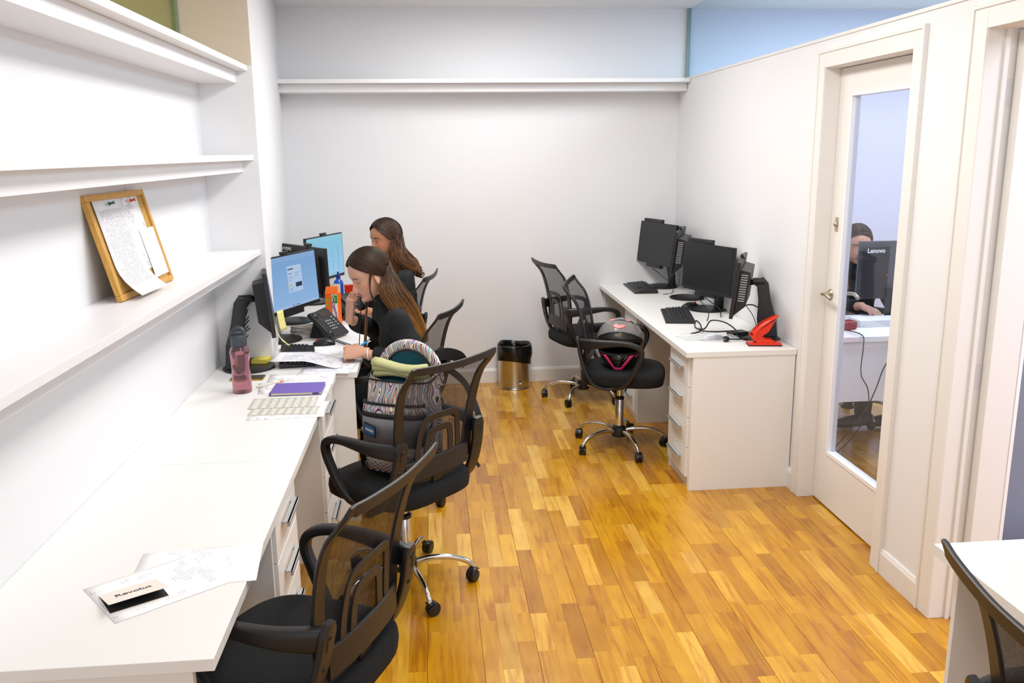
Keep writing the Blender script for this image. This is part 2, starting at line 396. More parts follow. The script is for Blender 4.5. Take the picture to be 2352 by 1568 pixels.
# left side: niche back wall, pier, oblique wall
struct(MB().box(XN-.12, -1.8, 0, XN, YN+.02, Z3).make('wall_left', WALL))
b = MB(); b.prism([(XL, YN), (XC, D+.02), (-2.6, D+.02), (-2.6, YN)], Z3+.0, tr(0, 0, 0)); struct(b.make('wall_left_pier', WALL))
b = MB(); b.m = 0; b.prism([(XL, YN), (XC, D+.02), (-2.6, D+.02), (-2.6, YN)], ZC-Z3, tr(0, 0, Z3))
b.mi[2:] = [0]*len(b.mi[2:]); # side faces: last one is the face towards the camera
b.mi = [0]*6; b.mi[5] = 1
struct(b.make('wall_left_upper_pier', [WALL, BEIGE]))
struct(MB().box(-1.13, -1.8, Z3, -1.122, YN, ZC).make('window_1', GLASSO))
struct(MB().box(-1.14, YN-.012, Z3, -1.112, YN, ZC).make('trim_1', mat('grey_frame', '#8f9a88', .4)))
struct(MB().box(-2.6, -1.8, 0, -2.5, YN, ZC).make('wall_left_far', OLIVE))
# right partition: pieces with two door openings
DY0, DY1, DZ = 3.275, 4.03, 2.12
EY0, EY1, EZ = 1.95, 2.832, 2.135
def slab(b, y0, y1, z0, z1): b.box(XR, y0, z0, XW, y1, z1)
b = MB(); slab(b, DY1+.02, D, 0, ZR); slab(b, EY1+.02, DY0-.02, 0, ZR); slab(b, -1.8, EY0-.02, 0, ZR); slab(b, DY0-.02, DY1+.02, DZ+.02, ZR); slab(b, EY0-.02, EY1+.02, EZ+.02, ZR)
struct(b.make('wall_right', WALL))
struct(MB().box(XR-.006, -1.8, ZR-.012, XW+.006, D, ZR+.003).make('trim_2', TRIM, bevel=.002))
struct(MB().box((XR+XW)/2-.004, -1.8, ZR, (XR+XW)/2+.004, D-.02, ZC-.002).make('window_2', GLASSB))
struct(MB().box((XR+XW)/2-.012, D-.028, ZR+.003, (XR+XW)/2+.012, D-.008, ZC).make('trim_3', mat('green_grey_edge', '#7f9a98', .4)))
def casing(name, y0, y1, z1, wl, wr):
    b = MB()
    b.box(XR-.014, y1, 0, XR+.002, y1+wl, z1+.078); b.box(XR-.014, y0-wr, 0, XR+.002, y0, z1+.078); b.box(XR-.014, y0-.0, z1, XR+.002, y1+.0, z1+.078)
    b.box(XR-.020, y1+wl-.014, 0, XR+.001, y1+wl+.002, z1+.0815); b.box(XR-.020, y0-wr-.002, 0, XR+.001, y0-wr+.014, z1+.0815); b.box(XR-.0195, y0-wr, z1+.066, XR+.0015, y1+wl, z1+.080)
    # jamb lining
    b.box(XR-.010, y1-.0015, 0, XW+.01, y1+.0195, z1+.0195); b.box(XR-.010, y0-.0195, 0, XW+.01, y0+.0015, z1+.0195); b.box(XR-.009, y0+.001, z1-.0015, XW+.009, y1-.001, z1+.019)
    return struct(b.make(name, TRIM, bevel=.002))
casing('trim_4', DY0, DY1, DZ, .072, .075)
casing('trim_5', EY0, EY1, EZ, .085, .085)
def base_run(name, pts, h=.11, t=.014, ny=0):
    (x0, y0), (x1, y1) = pts; b = MB(); d = Vector((x1-x0, y1-y0, 0)); L = d.length; a = math.atan2(d.y, d.x)
    prof = [(0, 0), (t, 0), (t, h-.018), (t-.004, h-.010), (t-.006, h-.004), (t-.009, h), (0, h)]
    T = tr(x0, y0, 0) @ rotz(a) @ Matrix(((0, 0, 1, 0), (1, 0, 0, 0), (0, 1, 0, 0), (0, 0, 0, 1)))
    b.prism(prof, L, T if ny == 0 else T @ Matrix.Diagonal((-1, 1, 1, 1))); return struct(b.make(name, TRIM))
base_run('baseboard_back', ((XC, D), (XR, D)), ny=1)
base_run('baseboard_right', ((XR, EY1+.087), (XR, DY0-.077)))
base_run('baseboard_right_corner', ((XR, DY1+.073), (XR, D)))
base_run('baseboard_left', ((XL, YN), (XC, D)), ny=1)

# glazed door leaf (closed)
def door_leaf(name, T, W_, H_, glass, x_st=.115, bot=.30, top=.12):
    d = bpy.data.objects.new(name, None); COL.objects.link(d); d.matrix_world = T; struct(d)
    t = .036
    b = MB(); b.box(0, 0, .008, t, x_st, H_); b.box(0, W_-x_st, .008, t, W_, H_); b.box(0, x_st, .008, t, W_-x_st, bot-.02); b.box(0, x_st, H_-top, t, W_-x_st, H_)
    b.make('leaf_frame', TRIM, d, bevel=.0015)
    g = MB(); g.box(-.004, x_st, bot-.02, t+.004, W_-x_st, bot); g.box(-.004, x_st, H_-top-.012, t+.004, W_-x_st, H_-top)
    g.box(-.0035, x_st, bot+.0005, t+.0035, x_st+.014, H_-top-.0125); g.box(-.0035, W_-x_st-.014, bot+.0005, t+.0035, W_-x_st, H_-top-.0125)
    g.make('glazing_bead', mat('white_gloss', '#f2f2f4', .3), d, bevel=.001)
    MB().box(t/2-.003, x_st+.01, bot-.005, t/2+.003, W_-x_st-.01, H_-top-.005).make('glass_pane', glass, d)
    return d
d1 = door_leaf('door_1', tr(1.914, DY0+.003, 0), DY1-DY0-.006, DZ-.004, GLASS, .118, .29, .118)
BR = mat('satin_nickel', '#c6bda8', .22, 1)
def lever(parent, side, y_, z_):
    x0 = 0 if side < 0 else .036
    b = MB(); T = tr(x0, y_, z_) @ roty(R(-90 if side < 0 else 90))
    b.lathe([(.024, 0), (.026, .004), (.022, .010), (.011, .012), (.009, .045)], 20, T)
    b.tube(cr([(x0+side*.045, y_, z_), (x0+side*.052, y_-.02, z_+.004), (x0+side*.053, y_-.06, z_+.006), (x0+side*.05, y_-.105, z_-.006)], 5), [.009]*16, 10)
    return b.make('door_handle', BR, parent, smooth=True)
lever(d1, -1, .70, 1.065); lever(d1, 1, .70, 1.065)
b = MB(); b.box(-.004, .672, 1.37, .0, .70, 1.435); b.ell((-.008, .686, 1.403), (.009, .012, .014)); b.make('lock_plate', BR, d1, smooth=True)
# second door: leaf swung open into the next room
d2 = door_leaf('door_2', tr(XW-.016, EY1-.008, 0) @ rotz(R(-90+5)) , .80, EZ-.006, GLASS, .115, .29, .118)
for z_ in (.25, .95, 1.93):
    h = MB(); h.lathe([(.006, -.045), (.006, .045)], 10, tr(XW+.002, EY1-.012, z_)); h.box(XW-.05, EY1-.003, z_-.045, XW, EY1-.0005, z_+.045)
    o = h.make('hinge', mat('painted_metal', '#dcd9dc', .4)); o['kind'] = 'structure'; o.name = {.25: 'trim_7', .95: 'trim_8', 1.93: 'trim_9'}[z_]
struct(MB().box(XW-.060, EY1-.012, 0, XW-.045, EY1, EZ).make('trim_6', TRIM))

# shelves of the left niche (structure-like built-in) -> things
def shelf(label, z_, y0=-1.5):
    t = thing('wall_shelf', label, 'shelf', (XN, y0, z_), group=None)
    MB().box(0, 0, -TS, SX-XN, YN-y0, 0).make('shelf_board', mat('shelf_paint', '#efeeef', .4), t, bevel=.001)
    MB().box(0, 0, -.078, SX-XN-.052, YN-y0-.0, -TS-.0005).make('shelf_batten', mat('shelf_paint', '#efeeef', .4), t, bevel=.001)
    return t
shelf('long white wall shelf on the left, lowest, under the corkboard', Z1)
shelf('long white wall shelf on the left, middle of three, above the corkboard', Z2)
shelf('long white wall shelf on the left, topmost, below the tinted glass', Z3)
t = thing('wall_shelf', 'white ledge shelf across the back wall above everything', 'shelf', (XC, 6.2, 2.2508))
MB().box(.02, 0, -.027, XR-XC-.003, D-6.2, 0).make('shelf_board', mat('shelf_paint', '#efeeef', .4), t, bevel=.001)
MB().box(.015, .085, -.082, XR-XC-.003, D-6.2, -.0275).make('shelf_batten', mat('shelf_paint', '#efeeef', .4), t, bevel=.001)

# ------------------------------------------------------------ desks
def worktop(name, label, x0, y0, x1, y1, z1=.75, t=.028, cat='worktop'):
    o = MB().box(x0, y0, z1-t, x1, y1, z1).make(name, LAM, bevel=.0012); return tag(o, label, cat)
G_ = .0006
wt_a = worktop('worktop', 'white laminate worktop nearest the camera at lower left, papers and passport-size booklet on it', XN+G_, 1.632, -.472, 2.806)
wt_b = worktop('worktop', 'white laminate worktop on the left carrying the pink bottle and purple notebook', XN+G_, 2.808, -.472, 3.985)
# worktop in front of the pier
b = MB(); b.prism([(XN+.002, 3.987), (-.376, 3.987), (-.376, D-.003), (XC+.004, D-.003), (XL+.002, YN-.003), (XN+.002, YN-.003)], .028, tr(0, 0, .722))
wt_c = tag(b.make('worktop', LAM, bevel=.0012), 'deep white worktop along the left where the two women work', 'worktop')
wt_r = worktop('worktop', 'white worktop on the right carrying two pairs of switched-off monitors', 1.265, 4.165, XR-.003, D-.003)
# end panels
def panel(label, x0, y0, x1, y1, z1=.7215): return tag(MB().box(x0, y0, 0, x1, y1, z1).make('end_panel', LAM, bevel=.001), label, 'panel')
panel('white end panel closing the near end of the right desk', 1.302, 4.17, XR-.006, 4.186)
panel('white end panel at the far end of the right desk against the back wall', 1.30, D-.04, XR-.02, D-.022)
panel('white end panel under the near corner of the lower left worktop', XN+.01, 1.645, -.52, 1.665)
panel('white end panel beside the woman writing, under her desk end', -1.04, 3.992, -.39, 4.008)
panel('white end panel of the left desk against the back wall', -.98, D-.04, -.40, D-.022)
def pedestal(label, facing, xf, y0, y1, depth, n=4, top=.72):
    """facing +1: fronts look to +x at x=xf ; -1: fronts look to -x"""
    t = thing('drawer_pedestal', label, 'drawer unit', (xf, (y0+y1)/2, 0))
    W_ = y1-y0; s_ = facing; b = MB()
    def bx_(x0, y0_, z0, x1, y1_, z1): b.box(min(x0*s_, x1*s_), y0_, z0, max(x0*s_, x1*s_), y1_, z1)
    bx_(-depth, -W_/2, 0, -.004, -W_/2+.016, top); bx_(-depth, W_/2-.016, 0, -.004, W_/2, top); bx_(-depth, -W_/2, 0.05, -depth+.012, W_/2, top)
    bx_(-depth, -W_/2+.016, top-.016, -.02, W_/2-.016, top-.0005); bx_(-.03, -W_/2+.016, 0, -.014, W_/2-.016, .058)
    b.make('carcass', LAM, t, bevel=.001)
    h = (top-.065)/n
    for k in range(n):
        z0 = .062+k*h
        dr = MB(); dr.box(min(0, .018*s_)-(.010 if s_ > 0 else 0)+(0 if s_ > 0 else .010), -W_/2+.019, z0+.0015, max(0, .018*s_)-(.010 if s_ > 0 else 0)+(0 if s_ > 0 else .010), W_/2-.019, z0+h-.0015)
        d_ = dr.make('drawer', LAM, t, bevel=.0015)
        xx = .008*s_; hb = MB(); zc = z0+h*.56
        hb.cbox((xx+.024*s_, 0, zc), (.008, .20, .016)); hb.cbox((xx+.012*s_, -.08, zc), (.022, .008, .008)); hb.cbox((xx+.012*s_, .08, zc), (.022, .008, .008)); hb.cbox((xx+.017*s_, 0, zc+.006), (.020, .20, .004))
        hb.make('handle', ALU, d_, bevel=.001)
    return t
pedestal('white four-drawer pedestal at the near end of the right desk', -1, 1.298, 4.19, 4.57, .50)
pedestal('white four-drawer pedestal in the middle of the right desk behind the helmet chair', -1, 1.298, 5.34, 5.72, .50)
pedestal('white drawer pedestal under the lower left worktop beside the nearest chair', 1, -.50, 2.42, 2.82, .50)
pedestal('white drawer pedestal under the notebook beside the backpack chair', 1, -.50, 3.555, 3.975, .50)
# desk at the right edge of the frame
worktop('worktop', 'white worktop cut by the right edge of the frame in front of the open door', 1.272, .2, XR-.022, 1.967)
panel('white end panel under the worktop at the right edge of the frame', 1.325, 1.93, XR-.03, 1.946)

# ------------------------------------------------------------ chairs
def make_chair(label):
    t = thing('office_chair', label, 'chair')
    # five star base
    hub = MB(); hub.lathe([(.030, .062), (.044, .068), (.046, .10), (.040, .125), (.027, .135)], 24); hub.make('hub', BLK, t, smooth=True)
    for k in range(5):
        M_ = rotz(R(72*k+10))
        g = MB(M_); g.sweep(cr([(0, .03, .098), (0, .10, .112), (0, .18, .110), (0, .245, .090), (0, .278, .062), (0, .280, .050)], 5), rrect(.026, .022, .009), (1, 0, 0), scales=[1-.25*i/25 for i in range(26)])
        leg = g.make('base_leg', CHR, t, smooth=True)
        a = R(72*k*1.7+40)
        c = MB(M_ @ tr(0, .283, 0) @ rotz(a))
        for s_ in (-1, 1): c.lathe([(.006, -.0), (.022, .0), (.0255, .003), (.0255, .014), (.020, .017), (.006, .017)], 18, tr(s_*.003, -.014, .0255) @ roty(R(90*s_)))
        c.box(-.003, -.034, .020, .003, .012, .046)
        c.lathe([(.011, .040), (.013, .046), (.013, .054), (.007, .056)], 12)
        c.sweep([(0, -.038, .035), (0, -.028, .050), (0, -.008, .056), (0, .010, .050)], rrect(.004, .036, .0015), (1, 0, 0))
        c.make('caster', BLK2, leg, smooth=True)
    col = MB(); col.lathe([(.026, .12), (.026, .30), (.025, .302)], 24); col.lathe([(.0135, .30), (.0135, .43)], 16); col.make('gas_column', CHR, t, smooth=True)
    MB().lathe([(.028, .298), (.029, .312), (.020, .316)], 24).make('column_collar', BLK2, t, smooth=True)
    m = MB(); m.box(-.06, -.09, .400, .06, .09, .424); m.box(-.14, -.12, .418, .14, .12, .428); m.tube([(.05, .03, .408), (.16, .05, .406), (.22, .05, .408)], .005, 8); m.make('seat_mechanism', BLK2, t, bevel=.002)
    # seat cushion
    def seat_r(a, s_):
        c, q = math.cos(a), math.sin(a); e = 2/3.6
        return (s_*.245*math.copysign(abs(c)**e, c), .02+s_*.245*math.copysign(abs(q)**e, q))
    rings = []
    for s_, z_, in ((.90, .424), (.985, .434), (1.0, .460), (.99, .484), (.95, .498), (.86, .507), (.6, .510), (.2, .506)):
        rings.append([(*seat_r(2*math.pi*i/40, s_), z_+(-.012*max(0, (seat_r(2*math.pi*i/40, s_)[1]-.12)/.14)**2 if z_ > .42 else 0)) for i in range(40)])
    MB().rings(rings).make('seat', FAB, t, smooth='all')
    # back : frame curve
    def yb(z_):
        u = (z_-.54)/.46
        return -.195-.075*u-.060*max(0, u-.80)/.20+.018*math.sin(math.pi*min(1, u*1.2))
    def bow(x_, z_): return .022*((x_/.22)**2)
    def bp_(x_, z_, off=0): return (x_, yb(z_)+bow(x_, z_)+off, z_)
    prof = [(.172, .56), (.182, .62), (.191, .70), (.199, .78), (.207, .86), (.212, .92), (.2165, .96), (.219, .992)]
    sides = []
    for s_ in (1, -1):
        P_ = cr([bp_(s_*x_, z_) for x_, z_ in prof], 4)
        n_ = len(P_); scs = [(1-.35*i/n_, 1.15-.45*(i/n_)**1.5) for i in range(n_)]
        sides.append((P_, scs))
    Pr, sr_ = sides[0]; Pl, sl_ = sides[1]
    top = cr([bp_(.2165, 1.0), bp_(.14, .996), bp_(0, .992), bp_(-.14, .996), bp_(-.2165, 1.0)], 5)
    full = list(Pr)+top+list(Pl)[::-1]+cr([bp_(-.06, .545), bp_(.06, .545)], 3)
    m_ = len(full); scf = []
    for i, p in enumerate(full):
        if i < len(Pr): scf.append((1, 1.25-.65*(i/len(Pr))))
        elif i < len(Pr)+len(top): scf.append((1, .62))
        elif i < len(Pr)+len(top)+len(Pl): k_ = i-len(Pr)-len(top); scf.append((1, .60+.65*(k_/len(Pl))))
        else: scf.append((1, 1.2))
    refs = []
    # band lies in the back surface: width axis tangent to the surface, thickness along y
    rings_ = []
    for i, p in enumerate(full):
        t_ = (full[(i+1) % m_]-full[i-1]).normalized(); nrm = Vector((0, 1, .16)) ; nrm = (nrm-nrm.dot(t_)*t_).normalized(); wd = t_.cross(nrm)
        rings_.append([p+wd*(q[0]*scf[i][1])+nrm*q[1] for q in rrect(.050, .010, .003, 1)])
    MB().rings(rings_, True, True).make('back_frame', BLK, t, smooth=True)
    def mf(u, v):
        z_ = .56+.435*v
        xs = np.interp(z_, [p[1] for p in prof], [p[0] for p in prof]); x_ = (u*2-1)*xs
        return bp_(x_, z_, .004)
    MB().grid(mf, 14, 16).make('back_mesh', MESHF, t, smooth='all')
    def lum(pts, w_, t_, nm):
        Q = cr([bp_(x_, z_, -.010) for x_, z_ in pts], 3, False); rr_ = []
        for i, p in enumerate(Q):
            t2_ = (Q[min(i+1, len(Q)-1)]-Q[max(i-1, 0)]).normalized(); nrm = Vector((0, 1, .16)); nrm = (nrm-nrm.dot(t2_)*t2_).normalized(); wd = t2_.cross(nrm)
            rr_.append([p+wd*q[0]+nrm*q[1] for q in rrect(w_, t_, .0015, 1)])
        MB().rings(rr_).make(nm, BLK, t, smooth=True)
    lum([(.112, .60), (.109, .66), (.100, .73), (.088, .768), (.06, .779), (0, .781), (-.06, .779), (-.088, .768), (-.100, .73), (-.109, .66), (-.112, .60)], .028, .006, 'lumbar_frame')
    lum([(.068, .60), (.066, .65), (.060, .695), (.046, .722), (0, .727), (-.046, .722), (-.060, .695), (-.066, .65), (-.068, .60)], .030, .006, 'lumbar_frame')
    bb = MB(); bb.rings([[Vector(bp_(x_, .590, -.012))+Vector((0, q[1], q[0]-.012)) for q in rrect(.082, .012, .004, 1)] for x_ in np.linspace(-.172, .172, 13)]); bb.make('back_bar', BLK, t, smooth=True)
    br = MB(); br.sweep(cr([(0, -.05, .425), (0, -.13, .43), (0, -.18, .46), (0, -.20, .55)], 4), rrect(.012, .06, .004), (1, 0, 0)); br.make('back_bracket', BLK2, t, smooth=True)
    for s_ in (-1, 1):
        X = .268
        pa = [(X-.060, -.222, .690), (X-.040, -.190, .694), (X-.008, -.11, .696), (X+.004, .0, .697), (X+.006, .08, .690), (X+.004, .130, .668), (X, .142, .628), (X-.004, .120, .57), (X-.012, .085, .50), (X-.03, .045, .444), (X-.05, .01, .428), (X-.052, -.04, .424)]
        P2 = cr([(s_*p[0], p[1], p[2]) for p in pa], 4); n_ = len(P2); rr_ = []
        for i, p in enumerate(P2):
            t2_ = (P2[min(i+1, n_-1)]-P2[max(i-1, 0)]).normalized(); u_ = Vector((1, 0, 0)); u_ = (u_-u_.dot(t2_)*t2_).normalized(); a_ = t2_.cross(u_)
            h_ = .030+.034*max(0, min(1, (.03-p.y)/.24))*(p.z > .6); off_ = (h_-.030)/2 if p.z > .6 else 0
            rr_.append([p+Vector((0, 0, -off_))+a_*(q[0]*h_/.030)+u_*q[1] for q in rrect(.030, .034, .009)])
        ab = MB().rings(rr_)
        pl = cr([(s_*(X-.060), -.228, .718), (s_*(X-.056), -.222, .68), (s_*(X-.048), -.205, .60), (s_*(X-.040), -.172, .51), (s_*(X-.040), -.130, .445), (s_*(X-.048), -.07, .420), (s_*(X-.052), -.02, .420)], 4); n_ = len(pl); rr_ = []
        for i, p in enumerate(pl):
            t2_ = (pl[min(i+1, n_-1)]-pl[max(i-1, 0)]).normalized(); u_ = Vector((1, 0, 0)); u_ = (u_-u_.dot(t2_)*t2_).normalized(); a_ = t2_.cross(u_)
            wq = .060*(.55+.45*min(1, i/3))*(1-.25*max(0, (i-n_*.6)/(n_*.4)))
            rr_.append([p+a_*q[0]+u_*(q[1]*wq/.060) for q in rrect(.017, .060, .005)])
        ab.rings(rr_); arm = ab.make('armrest', BLK, t, smooth=True)
        for (y_, z_, x_) in ((-.2305, .684, X-.056), (-.2135, .604, X-.048)):
            rv = MB(); rv.ell((s_*x_, y_, z_), (.009, .006, .009), n=12, k=6); rv.make('rivet', BLK2, arm, smooth='all')
    return t
CH = [ # x, y, angle(deg), label
 (-.382, 2.088, 65.5, 'black mesh office chair nearest the camera, empty, at the lower left desk'),
 (-.150, 3.325, 45.7, 'black mesh office chair with the patterned backpack on its seat'),
 (-.215, 4.30, 73, 'black mesh office chair of the woman on the telephone'),
 (-.325, 5.50, 79, 'black mesh office chair of the woman near the back wall'),
 (1.088, 4.915, -107, 'black mesh office chair with the motorcycle helmet on its seat'),
 (1.055, 5.99, -76, 'empty black mesh office chair nearest the back wall on the right'),
 (1.246, 1.205, -98, 'black mesh office chair cut off by the lower right corner'),
]
ch0 = make_chair(CH[0][3]); ch0.location = (CH[0][0], CH[0][1], 0); ch0.rotation_euler = (0, 0, R(CH[0][2])); ch0['group'] = 'black mesh office chairs'
CHS = [ch0]
for x_, y_, a_, lb in CH[1:]: CHS.append(dup(ch0, (x_, y_, 0), R(a_), lb))

# ------------------------------------------------------------ waste bin
t = thing('waste_bin', 'round steel waste bin with a black bag liner by the back wall', 'bin', (.585, 6.355, 0))
b = MB(); b.lathe([(.120, .0), (.124, .004), (.121, .010), (.120, .02), (.120, .325), (.122, .33), (.119, .33), (.117, .32), (.117, .015), (.02, .012)], 48); b.make('bin_body', STEEL, t, smooth=True)
rg = random.Random(3)
LIN = mat('black_bag', '#0d0d0e', .22)
ph = [(rg.random()*6.28, rg.randint(2, 9), rg.random()*.0022) for _ in range(8)]
def bagw(a, k): return sum(m_*math.sin(n_*a+p_+k*.9) for p_, n_, m_ in ph)
rings = []
low = lambda a: .19+.035*math.sin(a-2.6)
for k, (r_, fz) in enumerate(((.126, 0), (.127, .25), (.128, .5), (.129, .75), (.127, .92), (.122, 1.0), (.116, .97), (.112, .8), (.108, .3), (.100, -.3), (.09, -.8))):
    ring = []
    for i in range(72):
        a = 2*math.pi*i/72; zl = low(a); zz = zl+(.338-zl)*fz if fz <= 1 else .34
        rr = r_+bagw(a, k)*(1+.4*(fz < .9)); rr = max(rr, .1235) if k < 5 else rr
        bul = .014*math.exp(-((a-5.9)/.35)**2)*(1 if fz > .3 else .2)*(k < 6)
        ring.append(((rr+bul)*math.cos(a), (rr+bul)*math.sin(a), zz+(.006*math.sin(3*a+1) if fz == 1 else 0)))
    rings.append(ring)
MB().rings(rings, cap=False).make('bag_liner', LIN, t, smooth='all')
for nm, cc, zz in (('sticker', '#1d5a55', .060), ('sticker', '#e8e8e4', .045)):
    b = MB()
    b.grid(lambda u, v, z0=zz: (.1206*math.cos(R(-78+12*u)), .1206*math.sin(R(-78+12*u)), z0+(.018*v)*(1-abs(2*u-1))), 6, 2); b.make('sticker', mat('sticker'+cc, cc, .5), t)

# ------------------------------------------------------------ monitors
SCRN = mat('screen_off', '#151617', .32)
LITB = None
def litm(name, c0, c1, strength):
    m, nt, b_ = nt_of(name, .3)
    tc = N(nt, 'ShaderNodeTexCoord'); sp = N(nt, 'ShaderNodeSeparateXYZ'); nt.links.new(tc.outputs['Object'], sp.inputs[0])
    f = Mth(nt, 'ADD', Mth(nt, 'MULTIPLY', sp.outputs[2], 3.0), .5)
    c = ramp(nt, f, [(0, c0), (1, c1)])
    b_.inputs['Base Color'].default_value = (.02, .02, .02, 1); nt.links.new(c, b_.inputs['Emission Color']); b_.inputs['Emission Strength'].default_value = strength; return m
SCR1 = litm('screen_blue', '#94bbe8', '#6d9ed2', .62); SCR2 = litm('screen_cyan', '#93c4ea', '#6db9d4', .66)
def em(c, s_=.9): s_ *= .68; return mat('glow'+c+str(s_), '#050505', .5, emit=(c, s_))
WHT = mat('white_print', '#e8e8e8', .5)
def monitor(label, base, n_ang, pc, tilt, lit=None, box=False, bar=False, brand_back=False, wid=.50, hei=.305, cam_x=0., group=None, arm=None):
    th = n_ang+R(90)      # local -Y -> facing dir
    t = thing('monitor', label, 'monitor', (base[0], base[1], .75), th, group)
    inv = (Matrix.Translation((base[0], base[1], .75)) @ rotz(th)).inverted()
    c = inv @ Vector(pc)                  # panel centre in local
    T = tr(*c) @ rotx(-tilt)
    b = MB(); b.lathe([(.118, .0), (.122, .003), (.121, .009), (.108, .012), (.02, .013)], 40, tr(0, 0, .0005)); b.make('stand_base', BLK2, t, smooth=True)
    hy = c.y+.085
    s_ = MB()
    if arm:
        Ai = inv; P_ = [Ai @ Vector(p) for p in arm[0]]; wd_ = Ai.to_3x3() @ Vector(arm[1])
        s_.sweep(P_, rrect(.014, .088, .004), wd_, scales=[(1, 1.1)]*2+[(1, .72)]*(len(P_)-2)); hp, hq = [Ai @ Vector(p) for p in arm[2]]
        s_.tube([hp-(hq-hp).normalized()*0, hq], .016, 14); dd_ = wd_.normalized()*.03; s_.tube([hp-dd_, hp+dd_], .019, 14)
    else: s_.sweep(cr([(0, .095, .010), (0, .10+(hy-.09)*.3, .12), (0, hy+.025, c.z-.03), (0, hy+.016, c.z+.008)], 4), rrect(.013, .092, .004), (1, 0, 0)); s_.lathe([(.017, -.034), (.018, -.03), (.018, .03), (.017, .034)], 16, tr(0, hy-.012, c.z) @ roty(R(90)))
    if not arm: s_.box(-.02, c.y+.045, c.z-.018, .02, hy-.008, c.z+.018)
    s_.make('stand_arm', BLK, t, smooth=True)
    p = MB(T); p.box(-wid/2, -.008, -hei/2, wid/2, .010, hei/2); pn = p.make('panel', BLK, t, bevel=.0015)
    h = MB(T); h.add([(-.19, .010, -.14), (.19, .010, -.14), (.19, .010, .105), (-.19, .010, .105), (-.183, .062, -.085), (.183, .062, -.085), (.183, .062, .098), (-.183, .062, .098)],
                     [(0, 3, 2, 1), (4, 5, 6, 7), (0, 1, 5, 4), (1, 2, 6, 5), (2, 3, 7, 6), (3, 0, 4, 7)])
    h.make('rear_housing', BLK, t, bevel=.003)
    for sx in (-1, 1):
        v = MB(T)
        for k in range(12):
            z_ = -.060+k*.0125; y0, y1 = .018, .052
            x0 = .19-.007*(y0-.01)/.052; x1 = .19-.007*(y1-.01)/.052
            v.add([(sx*(x0+.0012), y0, z_), (sx*(x1+.0012), y1, z_), (sx*(x1+.0012), y1, z_+.0055), (sx*(x0+.0012), y0, z_+.0055)], [(0, 1, 2, 3)])
        v.make('vent_slots', mat('vent_light', '#b8babc', .5) if not lit and not brand_back else BLK2, t)
    sc_ = MB(); sc_.box(-wid/2+.008, -.0095, -hei/2+.020, wid/2-.008, -.0078, hei/2-.007)
    scr = sc_.make('screen', lit or SCRN, t); scr.matrix_local = T
    wb = MB(T @ tr(cam_x, 0, hei/2)); wb.box(-.035, -.012, .002, .035, .006, .018); wb.box(-.012, .0, -.02, .012, .014, .004); wb.make('webcam', BLK2, t, bevel=.003)
    MB(T).box(-wid/2+.004, -.0088, -hei/2+.004, -wid/2+.022, -.008, -hei/2+.009).make('badge', mat('badge_grey', '#8f9094', .5), t)
    if box:
        q = MB(T); q.box(-wid/2+.012, .012, hei/2-.16, -.015, .052, hei/2+.024); q.make('computer_box', BLK, t, bevel=.003)
    if bar:
        q = MB(T); q.box(-.11, -.004, -hei/2-.026, .08, .028, -hei/2+.002); q.make('sound_bar', BLK, t, bevel=.003)
    return t, scr, T
# left side
t2, scr2, T2 = monitor('lit monitor with pale blue web page and yellow notes stuck below it', (-.86, 4.76), -.387, (-.765, 4.731, 1.079), .058, SCR1, bar=True, cam_x=-.06)
t4, scr4, T4 = monitor('lit cyan monitor with a table on screen, nearest the back wall on the left', (-.84, 5.98), -.392, (-.746, 6.019, 1.056), .017, SCR2, cam_x=-.01)
t3, scr3, T3 = monitor('black monitor seen from behind between the two lit screens', (-.87, 5.30), .693, (-.79, 5.376, 1.054), .03, brand_back=True, cam_x=-.05)
t1, scr1, T1 = monitor('black monitor seen edge-on behind the pink bottle with cables hanging', (-.90, 4.13), .18, (-.812, 4.28, 1.066), .085, brand_back=True, cam_x=0., arm=([(-.955, 4.10, .755), (-.950, 4.12, .86), (-.940, 4.14, .96), (-.925, 4.16, 1.055), (-.905, 4.17, 1.080)], (.93, .36, 0), [(-.905, 4.18, 1.080), (-.868, 4.24, 1.07)]))
# right side
monitor('switched-off monitor facing the room on the right desk, second from the camera', (1.745, 5.33), -2.795, (1.715, 5.26, 1.024), .05, box=True, bar=True, cam_x=0)
monitor('switched-off monitor facing the room on the right desk, nearest the back wall', (1.70, 6.30), -2.852, (1.648, 6.262, 1.080), .111, box=True, bar=True, cam_x=.02)
monitor('nearest switched-off monitor on the right desk, edge-on, beside the red hole punch', (1.755, 4.47), -3.56, (1.655, 4.54, 1.035), .111, cam_x=0, hei=.30, wid=.49, arm=([(1.795, 4.44, .755), (1.785, 4.45, .86), (1.775, 4.46, .96), (1.765, 4.47, 1.04), (1.745, 4.48, 1.06)], (.95, -.3, 0), [(1.745, 4.48, 1.058), (1.70, 4.52, 1.045)]))
monitor('switched-off edge-on monitor of the far pair on the right desk', (1.745, 5.78), -3.54, (1.68, 5.83, 1.075), .12, cam_x=0, hei=.30)
